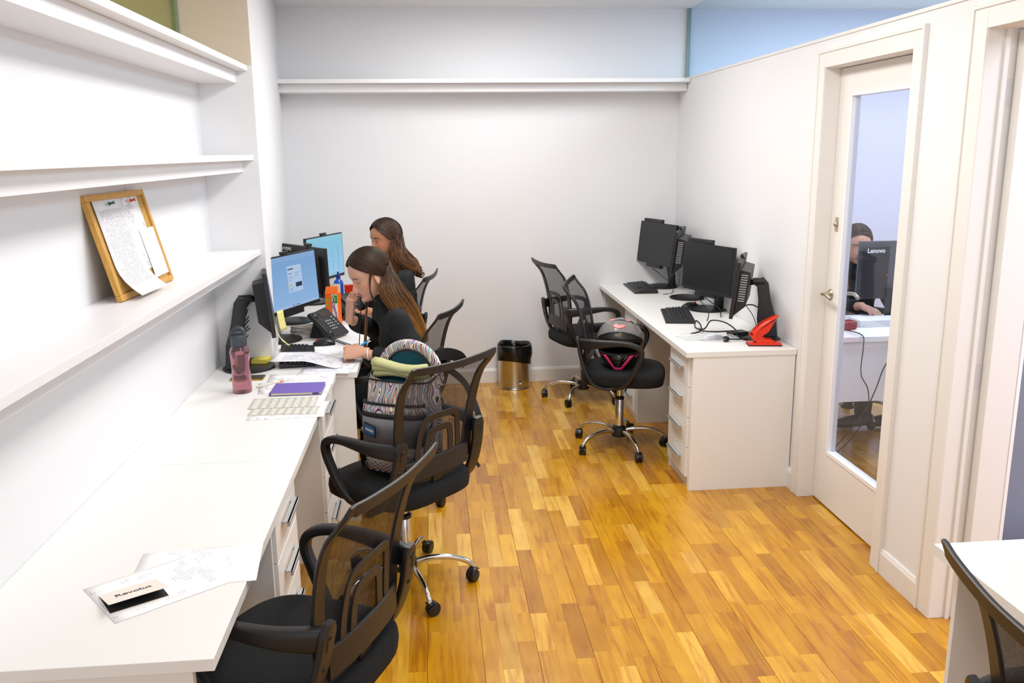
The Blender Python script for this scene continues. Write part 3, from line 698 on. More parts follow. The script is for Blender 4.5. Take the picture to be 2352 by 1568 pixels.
# screen contents
def onscr(scr, c, x0, z0, x1, z1, k=0, name='window'):
    return MB().box(x0, -.0100-.0002*k, z0, x1, -.0096-.0002*k, z1).make(name, em(c, .85), scr)
s2 = scr2
onscr(s2, '#88b2e0', -.238, .118, .238, .145, 0, 'tab_bar'); onscr(s2, '#a6c4ea', -.238, -.132, .238, -.118, 0, 'task_bar')
onscr(s2, '#b9d3f2', -.062, -.055, .082, .088, 1, 'web_page')
for k, (x0, z0, x1, z1, c) in enumerate(((-.055, .068, .0, .074, '#27324a'), (-.052, .045, -.02, .048, '#3a4a66'), (-.052, .025, -.01, .028, '#7f97ba'), (-.052, .012, -.03, .015, '#7f97ba'), (.01, .045, .06, .048, '#7f97ba'), (.01, .030, .05, .033, '#7f97ba'),
    (-.052, -.020, -.028, -.012, '#d9c21e'), (.012, -.030, .075, -.006, '#1d2f4c'), (-.052, -.035, -.012, -.032, '#7f97ba'), (-.052, -.045, -.02, -.042, '#7f97ba'))):
    onscr(s2, c, x0, z0, x1, z1, 3, 'page_block')
for k in range(7): onscr(s2, ('#1d5fc0', '#2f9a5a', '#e0a020', '#2a6bd0', '#c03c30', '#3060a0', '#50a0e0')[k], -.04+k*.012, -.128, -.033+k*.012, -.121, 2, 'task_icon')
s4 = scr4
onscr(s4, '#8fd0e6', -.238, .115, .238, .145, 0, 'tab_bar'); onscr(s4, '#1f8f6a', -.235, .080, -.16, .092, 1, 'page_block')
for r_ in range(11):
    for c_ in range(5):
        if rng.random() < .85: onscr(s4, '#5a86a8', -.15+c_*.078, .06-r_*.016, -.15+c_*.078+.014+.012*rng.random(), .063-r_*.016, 1, 'page_block')
onscr(s4, '#5f95b4', -.2, -.122, .19, -.1205, 1, 'page_block')
LOGO = mat('logo_white', '#f2f2f2', .5)
def back_text(parent, T, x_, z_, size=.034):
    text('Lenovo', size, LOGO, T @ tr(x_, .0105, z_) @ Matrix.Rotation(R(180), 4, 'Z') @ rotx(R(90)), parent, 'lettering', .0003, .0006)
back_text(t3, T3, .185, .128, .04)

# ------------------------------------------------------------ keyboards, mice
KB = mat('key_plastic', '#1b1d21', .4)
def keyboard(label, c, ang, slope=.0):
    t = thing('keyboard', label, 'keyboard', (c[0], c[1], .7502), ang)
    b = MB()
    b.add([(-.225, -.085, .0), (.225, -.085, .0), (.225, .085, 0), (-.225, .085, 0), (-.225, -.085, .009), (.225, -.085, .009), (.225, .085, .024), (-.225, .085, .024)],
          [(0, 3, 2, 1), (4, 5, 6, 7), (0, 1, 5, 4), (1, 2, 6, 5), (2, 3, 7, 6), (3, 0, 4, 7)])
    b.make('case', BLK, t, bevel=.002)
    u = .0188
    base = None
    rows = [(-.045, 0), (-.026, 1), (-.007, 2), (.012, 3), (.031, 4), (.055, 5)]
    for y_, r_ in rows:
        xs = []
        if r_ == 0: xs = [(-.205, .024), (-.18, .02), (-.157, .02), (-.075, .11), (.008, .02), (.033, .02), (.056, .024)]
        elif r_ == 5: xs = [(-.208+.0205*k, .0165) for k in range(14)]
        else: xs = [(-.205+u*k+.004*(r_ % 2), .0168) for k in range(14)]
        if r_ in (0, 3, 4, 5): xs += [(.085+u*k, .0165) for k in range(3)]
        if r_ == 1: xs += [(.085+u, .0165)]
        if r_ != 5: xs += [(.150+u*k, .0165) for k in range(4)]
        for x_, w_ in xs:
            z_ = .009+(y_+.085)/.17*.015
            key = round(w_, 4)
            kk = ('kb', key)
            if kk not in unit:
                q = MB(); a_, d_ = w_/2, .0085
                q.add([(-a_, -d_, 0), (a_, -d_, 0), (a_, d_, 0), (-a_, d_, 0), (-a_+.002, -d_+.0015, .007), (a_-.002, -d_+.0015, .007), (a_-.002, d_-.003, .008), (-a_+.002, d_-.003, .008)],
                      [(4, 5, 6, 7), (0, 1, 5, 4), (1, 2, 6, 5), (2, 3, 7, 6), (3, 0, 4, 7)])
                o = q.make('key', KB, t); unit[kk] = o
            else:
                o = unit[kk].copy(); COL.objects.link(o); o.parent = t
            o.location = (x_, y_, z_); o.rotation_euler = (R(5), 0, 0)
    return t
keyboard('black keyboard half covered by a sheet in front of the woman on the phone', (-.70, 4.33), R(98))
keyboard('black keyboard on the right desk beside the nearest monitor, bag and cables', (1.485, 5.12), R(-101))
keyboard('black keyboard at the far end of the right desk by the back wall', (1.52, 6.23), R(-92))
keyboard('black keyboard of the woman near the back wall', (-.62, 5.70), R(75))
def mouse(label, x_, y_, a_):
    t = thing('computer_mouse', label, 'mouse', (x_, y_, .7503), a_)
    b = MB(); rings = []
    for k in range(9):
        u = k/8; y0 = -.058+.116*u; w_ = .031*math.sin(math.pi*(.08+.84*u))**.45; h_ = .036*math.sin(math.pi*(.1+.8*u))**.7
        rings.append([(w_*math.cos(a), y0, max(0, h_*math.sin(a))) for a in [math.pi*i/10 for i in range(11)]])
    b.rings(rings); b.make('mouse_body', BLK2, t, smooth='all')
    MB().lathe([(.010, -.004), (.010, .004)], 14, tr(0, .03, .028) @ roty(R(90))).make('scroll_wheel', mat('red_rubber', '#c4341e', .5), t, smooth=True)
    return t
mouse('black mouse with a red wheel beside the desk telephone', -.60, 4.60, R(100)); mouse('black mouse on the right desk behind the near keyboard', 1.66, 5.42, R(-80))

# ------------------------------------------------------------ things on the left desks
def paper(name, label, pts_c, ang, w_=.21, h_=.297, m=None, z_=.7505, curl=0, cat='paper', n=8, cw=None):
    b = MB(); b.grid(lambda u, v: ((u-.5)*w_, (v-.5)*h_, curl*(max(0, v-.5)*2)**2 + (cw or 0)*(abs(2*u-1))**3), n, n)
    o = b.make(name, m, smooth='all', solid=.0003, loc=(pts_c[0], pts_c[1], z_), rot=(0, 0, ang)); return tag(o, label, cat)
PR1 = printed('printed_sheet_sparse', .0055, .09, .13, .42, ink='#8e9098'); PR2 = printed('printed_form', .004, .092, .12, .75, '#e9e6dd', '#93928a', True)
PR3 = printed('printed_table', .0042, .09, .125, .62, '#eceaee', '#a4a4aa'); PR4 = printed('printed_faint', .0065, .085, .13, .45, '#fbfbfb', '#cacace')
PR5 = printed('printed_blue', .0075, .08, .12, .5, '#f0f0f4', '#8f94bd')
paper('paper_sheet', 'printed sheet under the small booklet, hanging over the desk edge', (-.61, 2.05), R(6), .30, .21, PR4)
paper('paper_sheet', 'printed sheet lying diagonally beneath the small booklet', (-.68, 1.96), R(-52), .21, .27, PR4, .7511)
tbk = thing('booklet', 'cream booklet with black lettering lying half open on papers', 'booklet', (-.722, 1.915, .7518), R(33))
CRM = mat('cream_cover', '#efe6dc', .6)
MB().box(-.065, -.055, 0, .065, .045, .0012).make('back_cover', CRM, tbk)
MB().box(-.064, -.054, .0014, .064, .044, .0022).make('inner_page', mat('black_page', '#0e1112', .5), tbk)
b = MB(rotx(0)); T_ = tr(0, .045, .0024) @ Matrix.Rotation(R(-11), 4, 'X')
b = MB(T_); b.box(-.065, -.1, 0, .065, 0, .0012); b.make('front_cover', CRM, tbk, bevel=.0004)
text('Revolut', .026, mat('black_ink', '#161616', .5), T_ @ tr(0, -.05, .0014) @ Matrix.Rotation(0, 4, 'Z'), tbk, 'lettering', .0002, .0005)
# papers group around the notebook
paper('paper_sheet', 'printed sheet between the gold phone and the notebook, running under the keyboard end', (-.62, 3.885), R(93), .21, .297, PR1)
paper('paper_sheet', 'folded printed sheet partly under the purple notebook', (-.66, 3.76), R(100), .18, .25, PR1, .7511)
tn = thing('notebook', 'purple soft-cover notebook on the left desk', 'notebook', (-.602, 3.69, .752), R(0))
MB().box(-.108, -.082, .0, .108, .082, .0016).make('back_cover', mat('purple_cover', '#6f5cb0', .6), tn, bevel=.0006)
MB().box(-.104, -.080, .0018, .1045, .080, .0105).make('pages', mat('page_edges', '#d8ceb4', .8), tn)
b = MB(); b.box(-.108, -.082, .0107, .108, .082, .0125); b.box(-.1098, -.082, 0, -.108, .082, .0125); b.make('front_cover', mat('purple_cover', '#6f5cb0', .6), tn, bevel=.0006)
MB().box(.07, -.0825, .003, .098, -.0818, .009).make('cover_print', mat('purple_dark', '#4b3a8c', .6), tn)
MB().tube(cr([(.10, -.05, .006), (.13, -.06, .004), (.15, -.085, .001)], 4), .0012, 6).make('ribbon', WHT, tn, smooth=True)
for k, (cx, cy, a_, m_, lb) in enumerate(((-.60, 3.37, 94, PR1, 'lowest white sheet of the stack in front of the notebook'), (-.60, 3.42, 88, PR2, 'cream form sheet sticking out below the grey-striped form'), (-.62, 3.50, 91, PR2, 'grey-striped printed form on top of the paper stack'))):
    paper('paper_form', lb, (cx, cy), R(a_), .15+.03*(k < 2), .295, m_, .7506+.0009*k, cat='paper')
tp = thing('ballpoint_pen', 'pale pen with an orange tip lying by the pink bottle', 'pen', (-.74, 3.80, .7555), R(-62+90+15))
b = MB(); b.tube([(-.07, 0, 0), (.045, 0, 0)], .0042, 10); b.make('pen_barrel', mat('pen_white', '#d9cfc0', .4), tp, smooth=True)
b = MB(); b.tube([(.045, 0, 0), (.058, 0, 0), (.070, 0, 0)], [.0044, .004, .001], 10); b.make('pen_tip', mat('pen_orange', '#d98a2b', .4), tp, smooth=True)
tph = thing('smartphone', 'gold-edged smartphone behind the pink bottle', 'phone', (-.865, 3.925, .7505), R(0))
MB().box(-.075, -.036, 0, .075, .036, .0085).make('phone_body', mat('gold_metal', '#b8923c', .3, 1), tph, bevel=.004, seg=4)
MB().box(-.071, -.033, .0083, .071, .033, .0091).make('phone_glass', mat('phone_glass', '#0f1211', .08), tph, bevel=.0005)
# pink water bottle
tb = thing('water_bottle', 'translucent pink water bottle with a dark grey flip lid', 'bottle', (-.842, 3.70, .7505))
pf = [(.030, 0), (.040, .003), (.0415, .012), (.041, .05), (.0385, .10), (.0385, .13), (.0405, .16), (.0415, .178), (.038, .192), (.030, .203), (.028, .21)]
b = MB(); inner = [(r_-.0022, max(z_, .004)) for r_, z_ in pf[::-1]]
b.lathe(pf+inner, 40); b.make('bottle_body', PINKP, tb, smooth=True)
b = MB(); b.lathe([(.0, .0045), (.0375, .005), (.0385, .012), (.038, .05), (.0358, .10), (.0358, .13), (.0378, .158), (.038, .172), (.0, .1725)][1:], 32); b.make('water', mat('pinkish_water', '#f2d9de', .02, **{'Transmission Weight': 1., 'IOR': 1.33}), tb, smooth=True)
GL = mat('lid_grey', '#3a4149', .45)
b = MB(); b.lathe([(.030, .205), (.0335, .207), (.034, .245), (.031, .252), (.020, .256)], 32); b.ell((-.004, 0, .262), (.026, .020, .014)); b.tube(cr([(.024, 0, .250), (.020, 0, .272), (0, 0, .282), (-.020, 0, .268), (-.030, 0, .248), (-.036, 0, .235)], 4), .010, 10); b.make('lid', GL, tb, smooth=True)
# post-its
YEL = mat('sticky_yellow', '#e2d25a', .7); YEL2 = mat('sticky_pale', '#e9e08e', .7)
b = MB()
for k in range(6): b.cbox((.001*(k % 3), .0008*k, .002+.0033*k), (.076, .076, .003))
tg = b.make('sticky_note_pad', YEL, loc=(-.855, 4.195, .7635), rot=(0, 0, R(-8))); tag(tg, 'yellow pad of sticky notes on the base of the edge-on monitor', 'note pad')
def sticky(label, T, w_=.05, h_=.075, m=YEL2, curl=.012):
    b = MB(T); b.grid(lambda u, v: ((u-.5)*w_, -curl*(1-v)**2, -h_*(1-v)), 4, 6); o = b.make('sticky_note', m, smooth='all', solid=.0003); return tag(o, label, 'note')
MW2 = Matrix.Translation((-.86, 4.76, .75)) @ rotz(-.387+R(90)) @ T2
sticky('pale yellow sticky note hanging from the lit monitor bezel', MW2 @ tr(-.178, -.013, -.128), .062, .105)
MW1 = Matrix.Translation((-.90, 4.13, .75)) @ rotz(.18+R(90)) @ T1
sticky('curled yellow sticky note on the lower edge of the edge-on monitor', MW1 @ tr(-.235, -.011, -.10), .03, .10, curl=.05)
sticky('second curled note stuck beside it on the edge-on monitor', MW1 @ tr(-.20, -.011, -.10), .03, .09, curl=.03)
# sheets around the keyboard
b = MB(); b.grid(lambda u, v: ((u-.5)*.20, (v-.5)*.33, .003+.036*min(1, max(0, (v-.05)/.45))**1.5*(3-2*min(1, max(0, (v-.05)/.45)))**.5), 8, 16)
tag(b.make('paper_sheet', PR5, smooth='all', solid=.0003, loc=(-.625, 4.17, .7512), rot=(0, 0, R(86))), 'sheet of notes draped over the covered keyboard beside the writing hand', 'paper')
paper('paper_sheet', 'sheet under the writing hand at the desk edge', (-.52, 4.08), R(84), .21, .24, PR5, .7507)
paper('paper_sheet', 'sheet in front of the black telephone', (-.52, 4.62), R(70), .21, .28, PR1, .7507)
paper('paper_sheet', 'sheet under the mouse beside the telephone', (-.56, 4.48), R(100), .21, .20, PR4, .7509)
paper('paper_sheet', 'white sheet behind the lit monitor by the grey cable', (-.60, 5.05), R(60), .21, .25, PR4, .7507)
# telephone
def telephone(label, loc, ang, handset=False):
    t = thing('desk_telephone', label, 'telephone', loc, ang)
    T = tr(0, 0, .075) @ rotx(R(42))
    b = MB(T); b.box(-.085, -.095, -.012, .095, .095, .012); b.make('phone_case', BLK, t, bevel=.006, seg=3)
    b = MB(T); b.box(-.082, -.09, .012, -.042, .09, .016); b.ell((-.062, .065, .016), (.018, .022, .010)); b.ell((-.062, -.065, .016), (.018, .022, .010)); b.make('cradle', BLK2, t, bevel=.002)
    MB(T).box(-.02, .045, .012, .045, .080, .0145).make('display', mat('lcd', '#3a2f26', .25), t)
    for r_ in range(4):
        for c_ in range(3):
            MB(T).cbox((-.018+c_*.019, .012-r_*.019, .0145), (.012, .009, .005)).make('phone_key', mat('phone_key', '#8d9094', .5), t)
        MB(T).cbox((.055, .030-r_*.019, .0145), (.014, .009, .005)).make('phone_key', mat('phone_key', '#8d9094', .5), t)
    b = MB(); b.add([(-.05, .03, .0), (.05, .03, .0), (.05, .09, .0), (-.05, .09, .0), (-.05, .045, .11), (.05, .045, .11), (.05, .055, .11), (-.05, .055, .11)], [(0, 3, 2, 1), (4, 5, 6, 7), (0, 1, 5, 4), (1, 2, 6, 5), (2, 3, 7, 6), (3, 0, 4, 7)]); b.make('foot_stand', BLK2, t, bevel=.003)
    if handset:
        h = MB(T); h.tube(cr([(-.062, .085, .028), (-.062, .06, .034), (-.062, 0, .040), (-.062, -.06, .034), (-.062, -.085, .028)], 4), [.018]*3+[.012]*11+[.018]*3, 10); h.make('handset', BLK, t, smooth=True)
    return t
telephone('black desk telephone with its handset lifted, on the left desk', (-.60, 4.80, .7505), R(62))
telephone('black desk telephone partly hidden behind the biscuit box', (-.535, 5.36, .7505), R(60), True)
def coil(p0, p1, sag, n, r=.008):
    p0, p1 = Vector(p0), Vector(p1); out = []
    for i in range(n*8+1):
        u = i/(n*8); c = p0.lerp(p1, u)+Vector((0, 0, -sag*4*u*(1-u))); a = 2*math.pi*i/8
        out.append(c+Vector((0, r*math.cos(a), r*math.sin(a)*.9)) if abs((p1-p0).normalized().y) < .7 else c+Vector((r*math.cos(a), 0, r*math.sin(a))))
    return out
b = MB(); b.tube(coil((-.57, 4.70, .762), (-.40, 4.42, .765), .0, 20, .006), .0022, 5); b.tube(coil((-.40, 4.42, .765), (-.375, 4.36, .99), .0, 14, .006), .0022, 5)
tag(b.make('coiled_cord', BLK2, smooth='all'), 'black coiled cord from the telephone to the handset', 'cord')
# grey cable bundle
b = MB(); rg = random.Random(8); pts = []
for k in range(7):
    ph_ = rg.random()*.01
    for i in range(24):
        a = 2*math.pi*i/24; pts.append((-.715+.105*math.cos(a)+rg.uniform(-.004, .004), 4.90+.06*math.sin(a)+ph_, .757+.0065*k+.004*math.sin(a*2+k)))
b.tube([(-.80, 4.87, .765), (-.78, 4.86, .80), (-.75, 4.87, .79)]+pts+[(-.66, 4.85, .756), (-.80, 4.72, .754), (-.95, 4.66, .754)], .0042, 6)
tag(b.make('cable_bundle', mat('grey_cable', '#b9b5ae', .5), smooth='all'), 'coiled light grey network cable behind the lit monitor', 'cable')
# biscuit box
tbb = thing('biscuit_box', 'orange biscuit carton standing open behind the telephone', 'box', (-.605, 5.16, .7505), R(-16))
ORG = mat('carton_orange', '#ee6a14', .45)
b = MB(); b.box(-.035, -.025, 0, .035, .025, .175); b.make('carton', ORG, tbb, bevel=.001); tbb.scale = (1.12, 1.12, 1.1)
b = MB(); b.add([(-.035, -.025, .175), (.035, -.025, .175), (.033, -.008, .212), (-.033, -.008, .212)], [(0, 1, 2, 3)]); b.make('carton_flap', ORG, tbb, solid=.001)
b = MB(); b.add([(-.035, .025, .175), (.035, .025, .175), (.033, .028, .222), (-.033, .028, .222)], [(0, 1, 2, 3)]); b.make('carton_flap', mat('carton_cream', '#e6d9bd', .6), tbb, solid=.001)
b = MB(); b.box(.004, -.0258, .045, .0345, -.0252, .172); b.make('carton_print', mat('carton_white', '#f0e9df', .5), tbb)
MB().box(.008, -.0264, .125, .034, -.0258, .168).make('carton_print', mat('carton_green', '#2f8a3a', .5), tbb)
TF = lambda x_, z_, a_=0: tr(x_, -.0262, z_) @ rotx(R(90)) @ rotz(R(a_))
text('Digestive', .024, mat('purple_ink', '#6b3f90', .5), TF(.019, .088, -78), tbb, 'lettering', .0003, .0005)
text('gullón', .011, WHT, tr(.020, -.0268, .148) @ rotx(R(90)) @ rotz(R(-80)), tbb, 'lettering', .0003)
for (x_, z_) in ((-.022, .14), (-.022, .115)): MB().lathe([(.008, 0), (.008, .0006)], 16, tr(x_, -.0252, z_) @ rotx(R(90))).make('carton_print', mat('badge_green', '#7fae2a', .5), tbb)
for (x_, z_, r_) in ((.012, .03, .02), (-.012, .055, .014)): MB().lathe([(r_, 0), (r_, .0006)], 20, tr(x_, -.0252, z_) @ rotx(R(90))).make('carton_print', mat('biscuit', '#d9963f', .6), tbb)
# blue bottle, red box
t = thing('water_bottle', 'blue water bottle beside the cyan monitor', 'bottle', (-.655, 5.95, .7505))
MB().lathe([(.030, 0), (.034, .004), (.034, .13), (.030, .15), (.014, .165), (.012, .17)], 24).make('bottle_body', mat('blue_plastic', '#1660d8', .12, **{'Transmission Weight': .35}), t, smooth=True)
MB().lathe([(.0145, .167), (.0145, .195), (.008, .20), (.006, .215)], 16).make('bottle_cap', mat('navy_cap', '#1a2f86', .4), t, smooth=True)
o = MB().box(-.03, -.02, 0, .03, .02, .14).make('carton', RED, loc=(-.575, 5.85, .7505), rot=(0, 0, .2), bevel=.002); tag(o, 'small red carton beside the blue bottle', 'box')
# cables left
def cable(label, pts, r=.0028, m=None, name='cable', cat='cable', n=6):
    o = MB().tube(cr(pts, n), r, 6).make(name, m or BLK2, smooth='all'); return tag(o, label, cat)
b = MB(); rg = random.Random(12)
for k in range(10):
    f_ = lambda a: a+rg.uniform(-.012, .012)
    q_ = k/9
    b.tube(cr([(f_(-.900), 4.22, f_(1.06-.16*q_)), (f_(-.945+.02*q_), 4.19, f_(.985-.10*q_)), (f_(-.975+.05*q_), 4.16, f_(.895-.05*q_)), (f_(-.960+.05*q_), 4.15, f_(.815)), (f_(-.915), 4.17, .785), (f_(-.88), 4.20+.02*k, .764)], 6), .0026, 5)
tag(b.make('cable_loom', BLK2, smooth='all'), 'loose black cables hanging behind the edge-on monitor', 'cable')
o = MB().box(-.012, -.03, -.007, .012, .03, .007).make('cable_adapter', mat('adapter_grey', '#5d6f82', .4), loc=(-.885, 4.28, .79), rot=(.5, .2, .4), bevel=.002); tag(o, 'small grey cable adapter hanging among the black cables', 'adapter')
cable('thin black cable running across the desk under the lit monitor', [(-.95, 4.30, .7535), (-.80, 4.33, .7535), (-.76, 4.36, .7535), (-.74, 4.42, .7535)])
cable('black cable trailing behind the telephone', [(-.72, 4.93, .7535), (-.66, 4.88, .7535), (-.58, 4.86, .7535), (-.55, 4.90, .7535)])

# ------------------------------------------------------------ things on the right desk
tpu = thing('hole_punch', 'large red hole punch with raised handle on the right desk corner', 'hole punch', (1.715, 4.285, .7505), R(-9))
b = MB(); b.box(-.084, -.036, .004, .084, .036, .016); b.make('punch_base', RED, tpu, bevel=.003)
MB().box(-.087, -.038, 0, .087, .038, .005).make('base_plate', BLK2, tpu, bevel=.001)
for y_ in (-.028, .024):
    T_ = tr(0, y_, 0) @ Matrix(((1, 0, 0, 0), (0, 0, 1, 0), (0, 1, 0, 0), (0, 0, 0, 1)))
    MB().prism([(-.045, .016), (.045, .016), (.045, .030), (-.005, .038), (-.02, .055), (-.045, .055), (-.055, .035)], .004, T_).make('side_bracket', RED, tpu, bevel=.001)
Th = tr(-.052, 0, .043) @ roty(R(-35))
def hsec(u, v):
    L = .162*u; w_ = .030*(1 if u < .7 else math.sqrt(max(0.02, 1-((u-.7)/.3)**2)))
    s_ = (v*2-1); return (L, w_*s_, .030-.016*max(0, abs(s_)-.6)/.4*(1.1-u*.6)+.012*math.sin(math.pi*u))
b = MB(Th)
P_ = []
n_u, n_v = 20, 10
b.grid(hsec, n_u, n_v)
# cut-out window in the handle
keep = [f for k, f in enumerate(b.f) if not (5 <= k % n_u <= 9 and 3 <= k // n_u <= 6)]
b.f = keep; b.mi = [0]*len(keep)
b.make('lever_handle', RED, tpu, smooth='all', solid=.003)
b = MB(Th)
for s_ in (-1, 1): b.box(-.012, s_*.030-.0018, -.012, .072, s_*.030+.0018, .020); b.add([(.072, s_*.030-.0018, -.012), (.072, s_*.030+.0018, -.012), (.14, s_*.030+.0018, .022), (.14, s_*.030-.0018, .022), (.072, s_*.03-.0018, .02), (.072, s_*.03+.0018, .02)], [(0, 1, 2, 3), (4, 3, 2, 5), (0, 3, 4), (1, 5, 2)])
b.box(-.014, -.030, -.010, -.008, .030, .026)
b.make('lever_sides', RED, tpu, bevel=.001)
b = MB(Th)
for (x_, z_) in ((.012, .004), (.030, .010)): b.lathe([(.004, -.034), (.004, .034)], 12, tr(x_, 0, z_) @ rotx(R(90)))
b.make('pivot_pin', mat('brass_pin', '#8a6a3a', .35, 1), tpu, smooth=True)
# plastic bag
rg = random.Random(4)
tbag = thing('plastic_bag', 'clear plastic bag with small accessories beside the cables', 'bag', (1.47, 4.47, .7505), R(-8))
nzb = [(rg.uniform(10, 60), rg.uniform(10, 60), rg.random()*6, rg.uniform(.001, .003)) for _ in range(9)]
b = MB(); b.grid(lambda u, v: ((u-.5)*.30+.02*math.sin(v*5), (v-.5)*.13+.012*math.sin(u*9), .002+.022*math.sin(math.pi*u)**.6*math.sin(math.pi*v)**.6*(1+.3*math.sin(u*14))+sum(abs(a_*math.sin(fx*u*.4+fy*v*.4+p_)) for fx, fy, p_, a_ in nzb)*.5), 40, 20)
b.make('bag_film', FILM, tbag)
MB().box(-.05, -.02, .003, -.005, .02, .005, rotz(.4)).make('paper_tag', WHT, tbag)
MB().grid(lambda u, v: (.0+.10*u, -.03+.045*v, .008+.006*math.sin(u*6)), 8, 4).make('pink_card', mat('pink_card', '#c98ac0', .6), tbag)
MB().ell((.055, .0, .012), (.03, .018, .009)).make('grey_part', mat('grey_part', '#59606e', .5), tbag, smooth='all')
cable('black power cord looped over the plastic bag', [(1.40, 4.55, .765), (1.47, 4.60, .765), (1.51, 4.72, .775), (1.50, 4.78, .79), (1.46, 4.66, .775), (1.50, 4.62, .775), (1.57, 4.72, .80), (1.63, 4.66, .80), (1.66, 4.56, .775), (1.63, 4.46, .765), (1.70, 4.50, .765), (1.72, 4.62, .757), (1.55, 4.62, .757), (1.45, 4.56, .78)], .0042, name='extension_cable', cat='cord')
cable('black cord curving round to the euro plug', [(1.66, 4.60, .757), (1.70, 4.52, .76), (1.69, 4.42, .76), (1.62, 4.385, .762), (1.56, 4.385, .765)], .0042, name='extension_cable', cat='cord')
tpl = thing('power_plug', 'black two-pin plug at the end of the cord beside the hole punch', 'plug', (1.545, 4.385, .765), R(190))
b = MB(); b.lathe([(.008, -.018), (.015, -.008), (.017, .006), (.015, .012)], 14, roty(R(90))); b.make('plug_body', BLK2, tpl, smooth=True)
b = MB(); b.tube([(.012, -.008, 0), (.034, -.008, 0)], .0022, 8); b.tube([(.012, .008, 0), (.034, .008, 0)], .0022, 8); b.make('plug_pins', CHR, tpl, smooth=True)
b = MB(); b.box(-.05, -.035, 0, .05, .035, .028); tag(b.make('power_adapter', BLK2, loc=(1.655, 4.52, .7505), rot=(0, 0, R(12)), bevel=.006, seg=3), 'black power adapter brick left of the hole punch', 'adapter')
def rc(label, pts, r=.003): return cable(label, pts, r)
rc('black cable hanging from the nearest edge-on monitor to the wall', [(1.70, 4.55, .915), (1.74, 4.52, .92), (1.79, 4.48, .88), (1.81, 4.46, .82), (1.815, 4.46, .757)], .0035)
rc('thin cable with inline block behind the nearest stand', [(1.72, 4.60, .91), (1.76, 4.60, .86), (1.78, 4.60, .82), (1.81, 4.62, .757)], .0022)
rc('cables below the second monitor on the right desk', [(1.66, 5.22, .885), (1.70, 5.20, .84), (1.76, 5.15, .79), (1.74, 5.05, .755)], .003)
rc('cable below the second monitor running to the keyboard', [(1.63, 5.28, .88), (1.68, 5.28, .82), (1.72, 5.24, .757), (1.66, 5.05, .754), (1.62, 4.95, .754)], .0022)
rc('cable below the monitor nearest the back wall', [(1.60, 6.2, .91), (1.66, 6.18, .86), (1.72, 6.1, .80), (1.70, 6.0, .754), (1.62, 5.95, .754)], .0025)

# ------------------------------------------------------------ cork board on the lowest shelf
def P3(a): return Vector(a)
tcb = bpy.data.objects.new('cork_board', None); COL.objects.link(tcb)
tag(tcb, 'oak-framed cork board with pinned printed sheets leaning on the lowest left shelf', 'board')
# bottom edge on shelf, leaning to the wall ; local X along +y(world), Z up the board, -Y out of the face
CBW, CBH = .49, .335
lean = R(14)
tcb.matrix_world = tr(-.968, 2.735, Z1+.002) @ rotz(R(88)) @ rotx(-lean)
def fr(b, x0, z0, x1, z1): b.box(x0, -.006, z0, x1, .012, z1)
for q in ((0, 0, CBW, .020), (0, CBH-.020, CBW, CBH), (0, .020, .020, CBH-.020), (CBW-.020, .020, CBW, CBH-.020)):
    bb = MB(); fr(bb, *q); bb.make('frame_rail', OAKF, tcb, bevel=.002)
MB().box(.018, .002, .018, CBW-.018, .008, CBH-.018).make('cork_panel', CORK, tcb)
def pin_paper(x0, z0, w_, h_, m_, curl=0, tilt=0, k=0):
    b = MB(); b.grid(lambda u, v: ((u-.5)*w_, (v-.5)*h_, curl*max(0, .35-v)**2*9), 4, 12)
    o = b.make('pinned_sheet', m_, tcb, smooth='all', solid=.0003); o.matrix_local = tr(x0+w_/2, -.0005-.001*k, z0+h_/2) @ rotx(R(90)) @ rotz(tilt); return o
pin_paper(.22, .065, .20, .255, PR1, 0, 0, 0); pin_paper(.045, -.0, .235, .318, PR3, .045, 0, 2); pin_paper(.335, .030, .15, .17, PR4, 0, R(1), 3)
for x_, c_ in ((.15, '#116a4f'), (.33, '#d8381c')):
    b = MB(tr(x_, -.004, CBH-.035) @ rotx(R(90))); b.lathe([(.0008, 0), (.0008, .006), (.0065, .006), (.006, .009), (.0035, .011), (.0035, .018), (.006, .021), (.006, .023)], 12); b.make('push_pin', mat('pin'+c_, c_, .3), tcb, smooth=True)
for x_ in (.12, .38):
    b = MB(); b.tube(cr([(x_-.008, .01, CBH), (x_, .01, CBH+.012), (x_+.008, .01, CBH)], 4), .001, 6); b.make('hanging_loop', CHR, tcb, smooth=True)

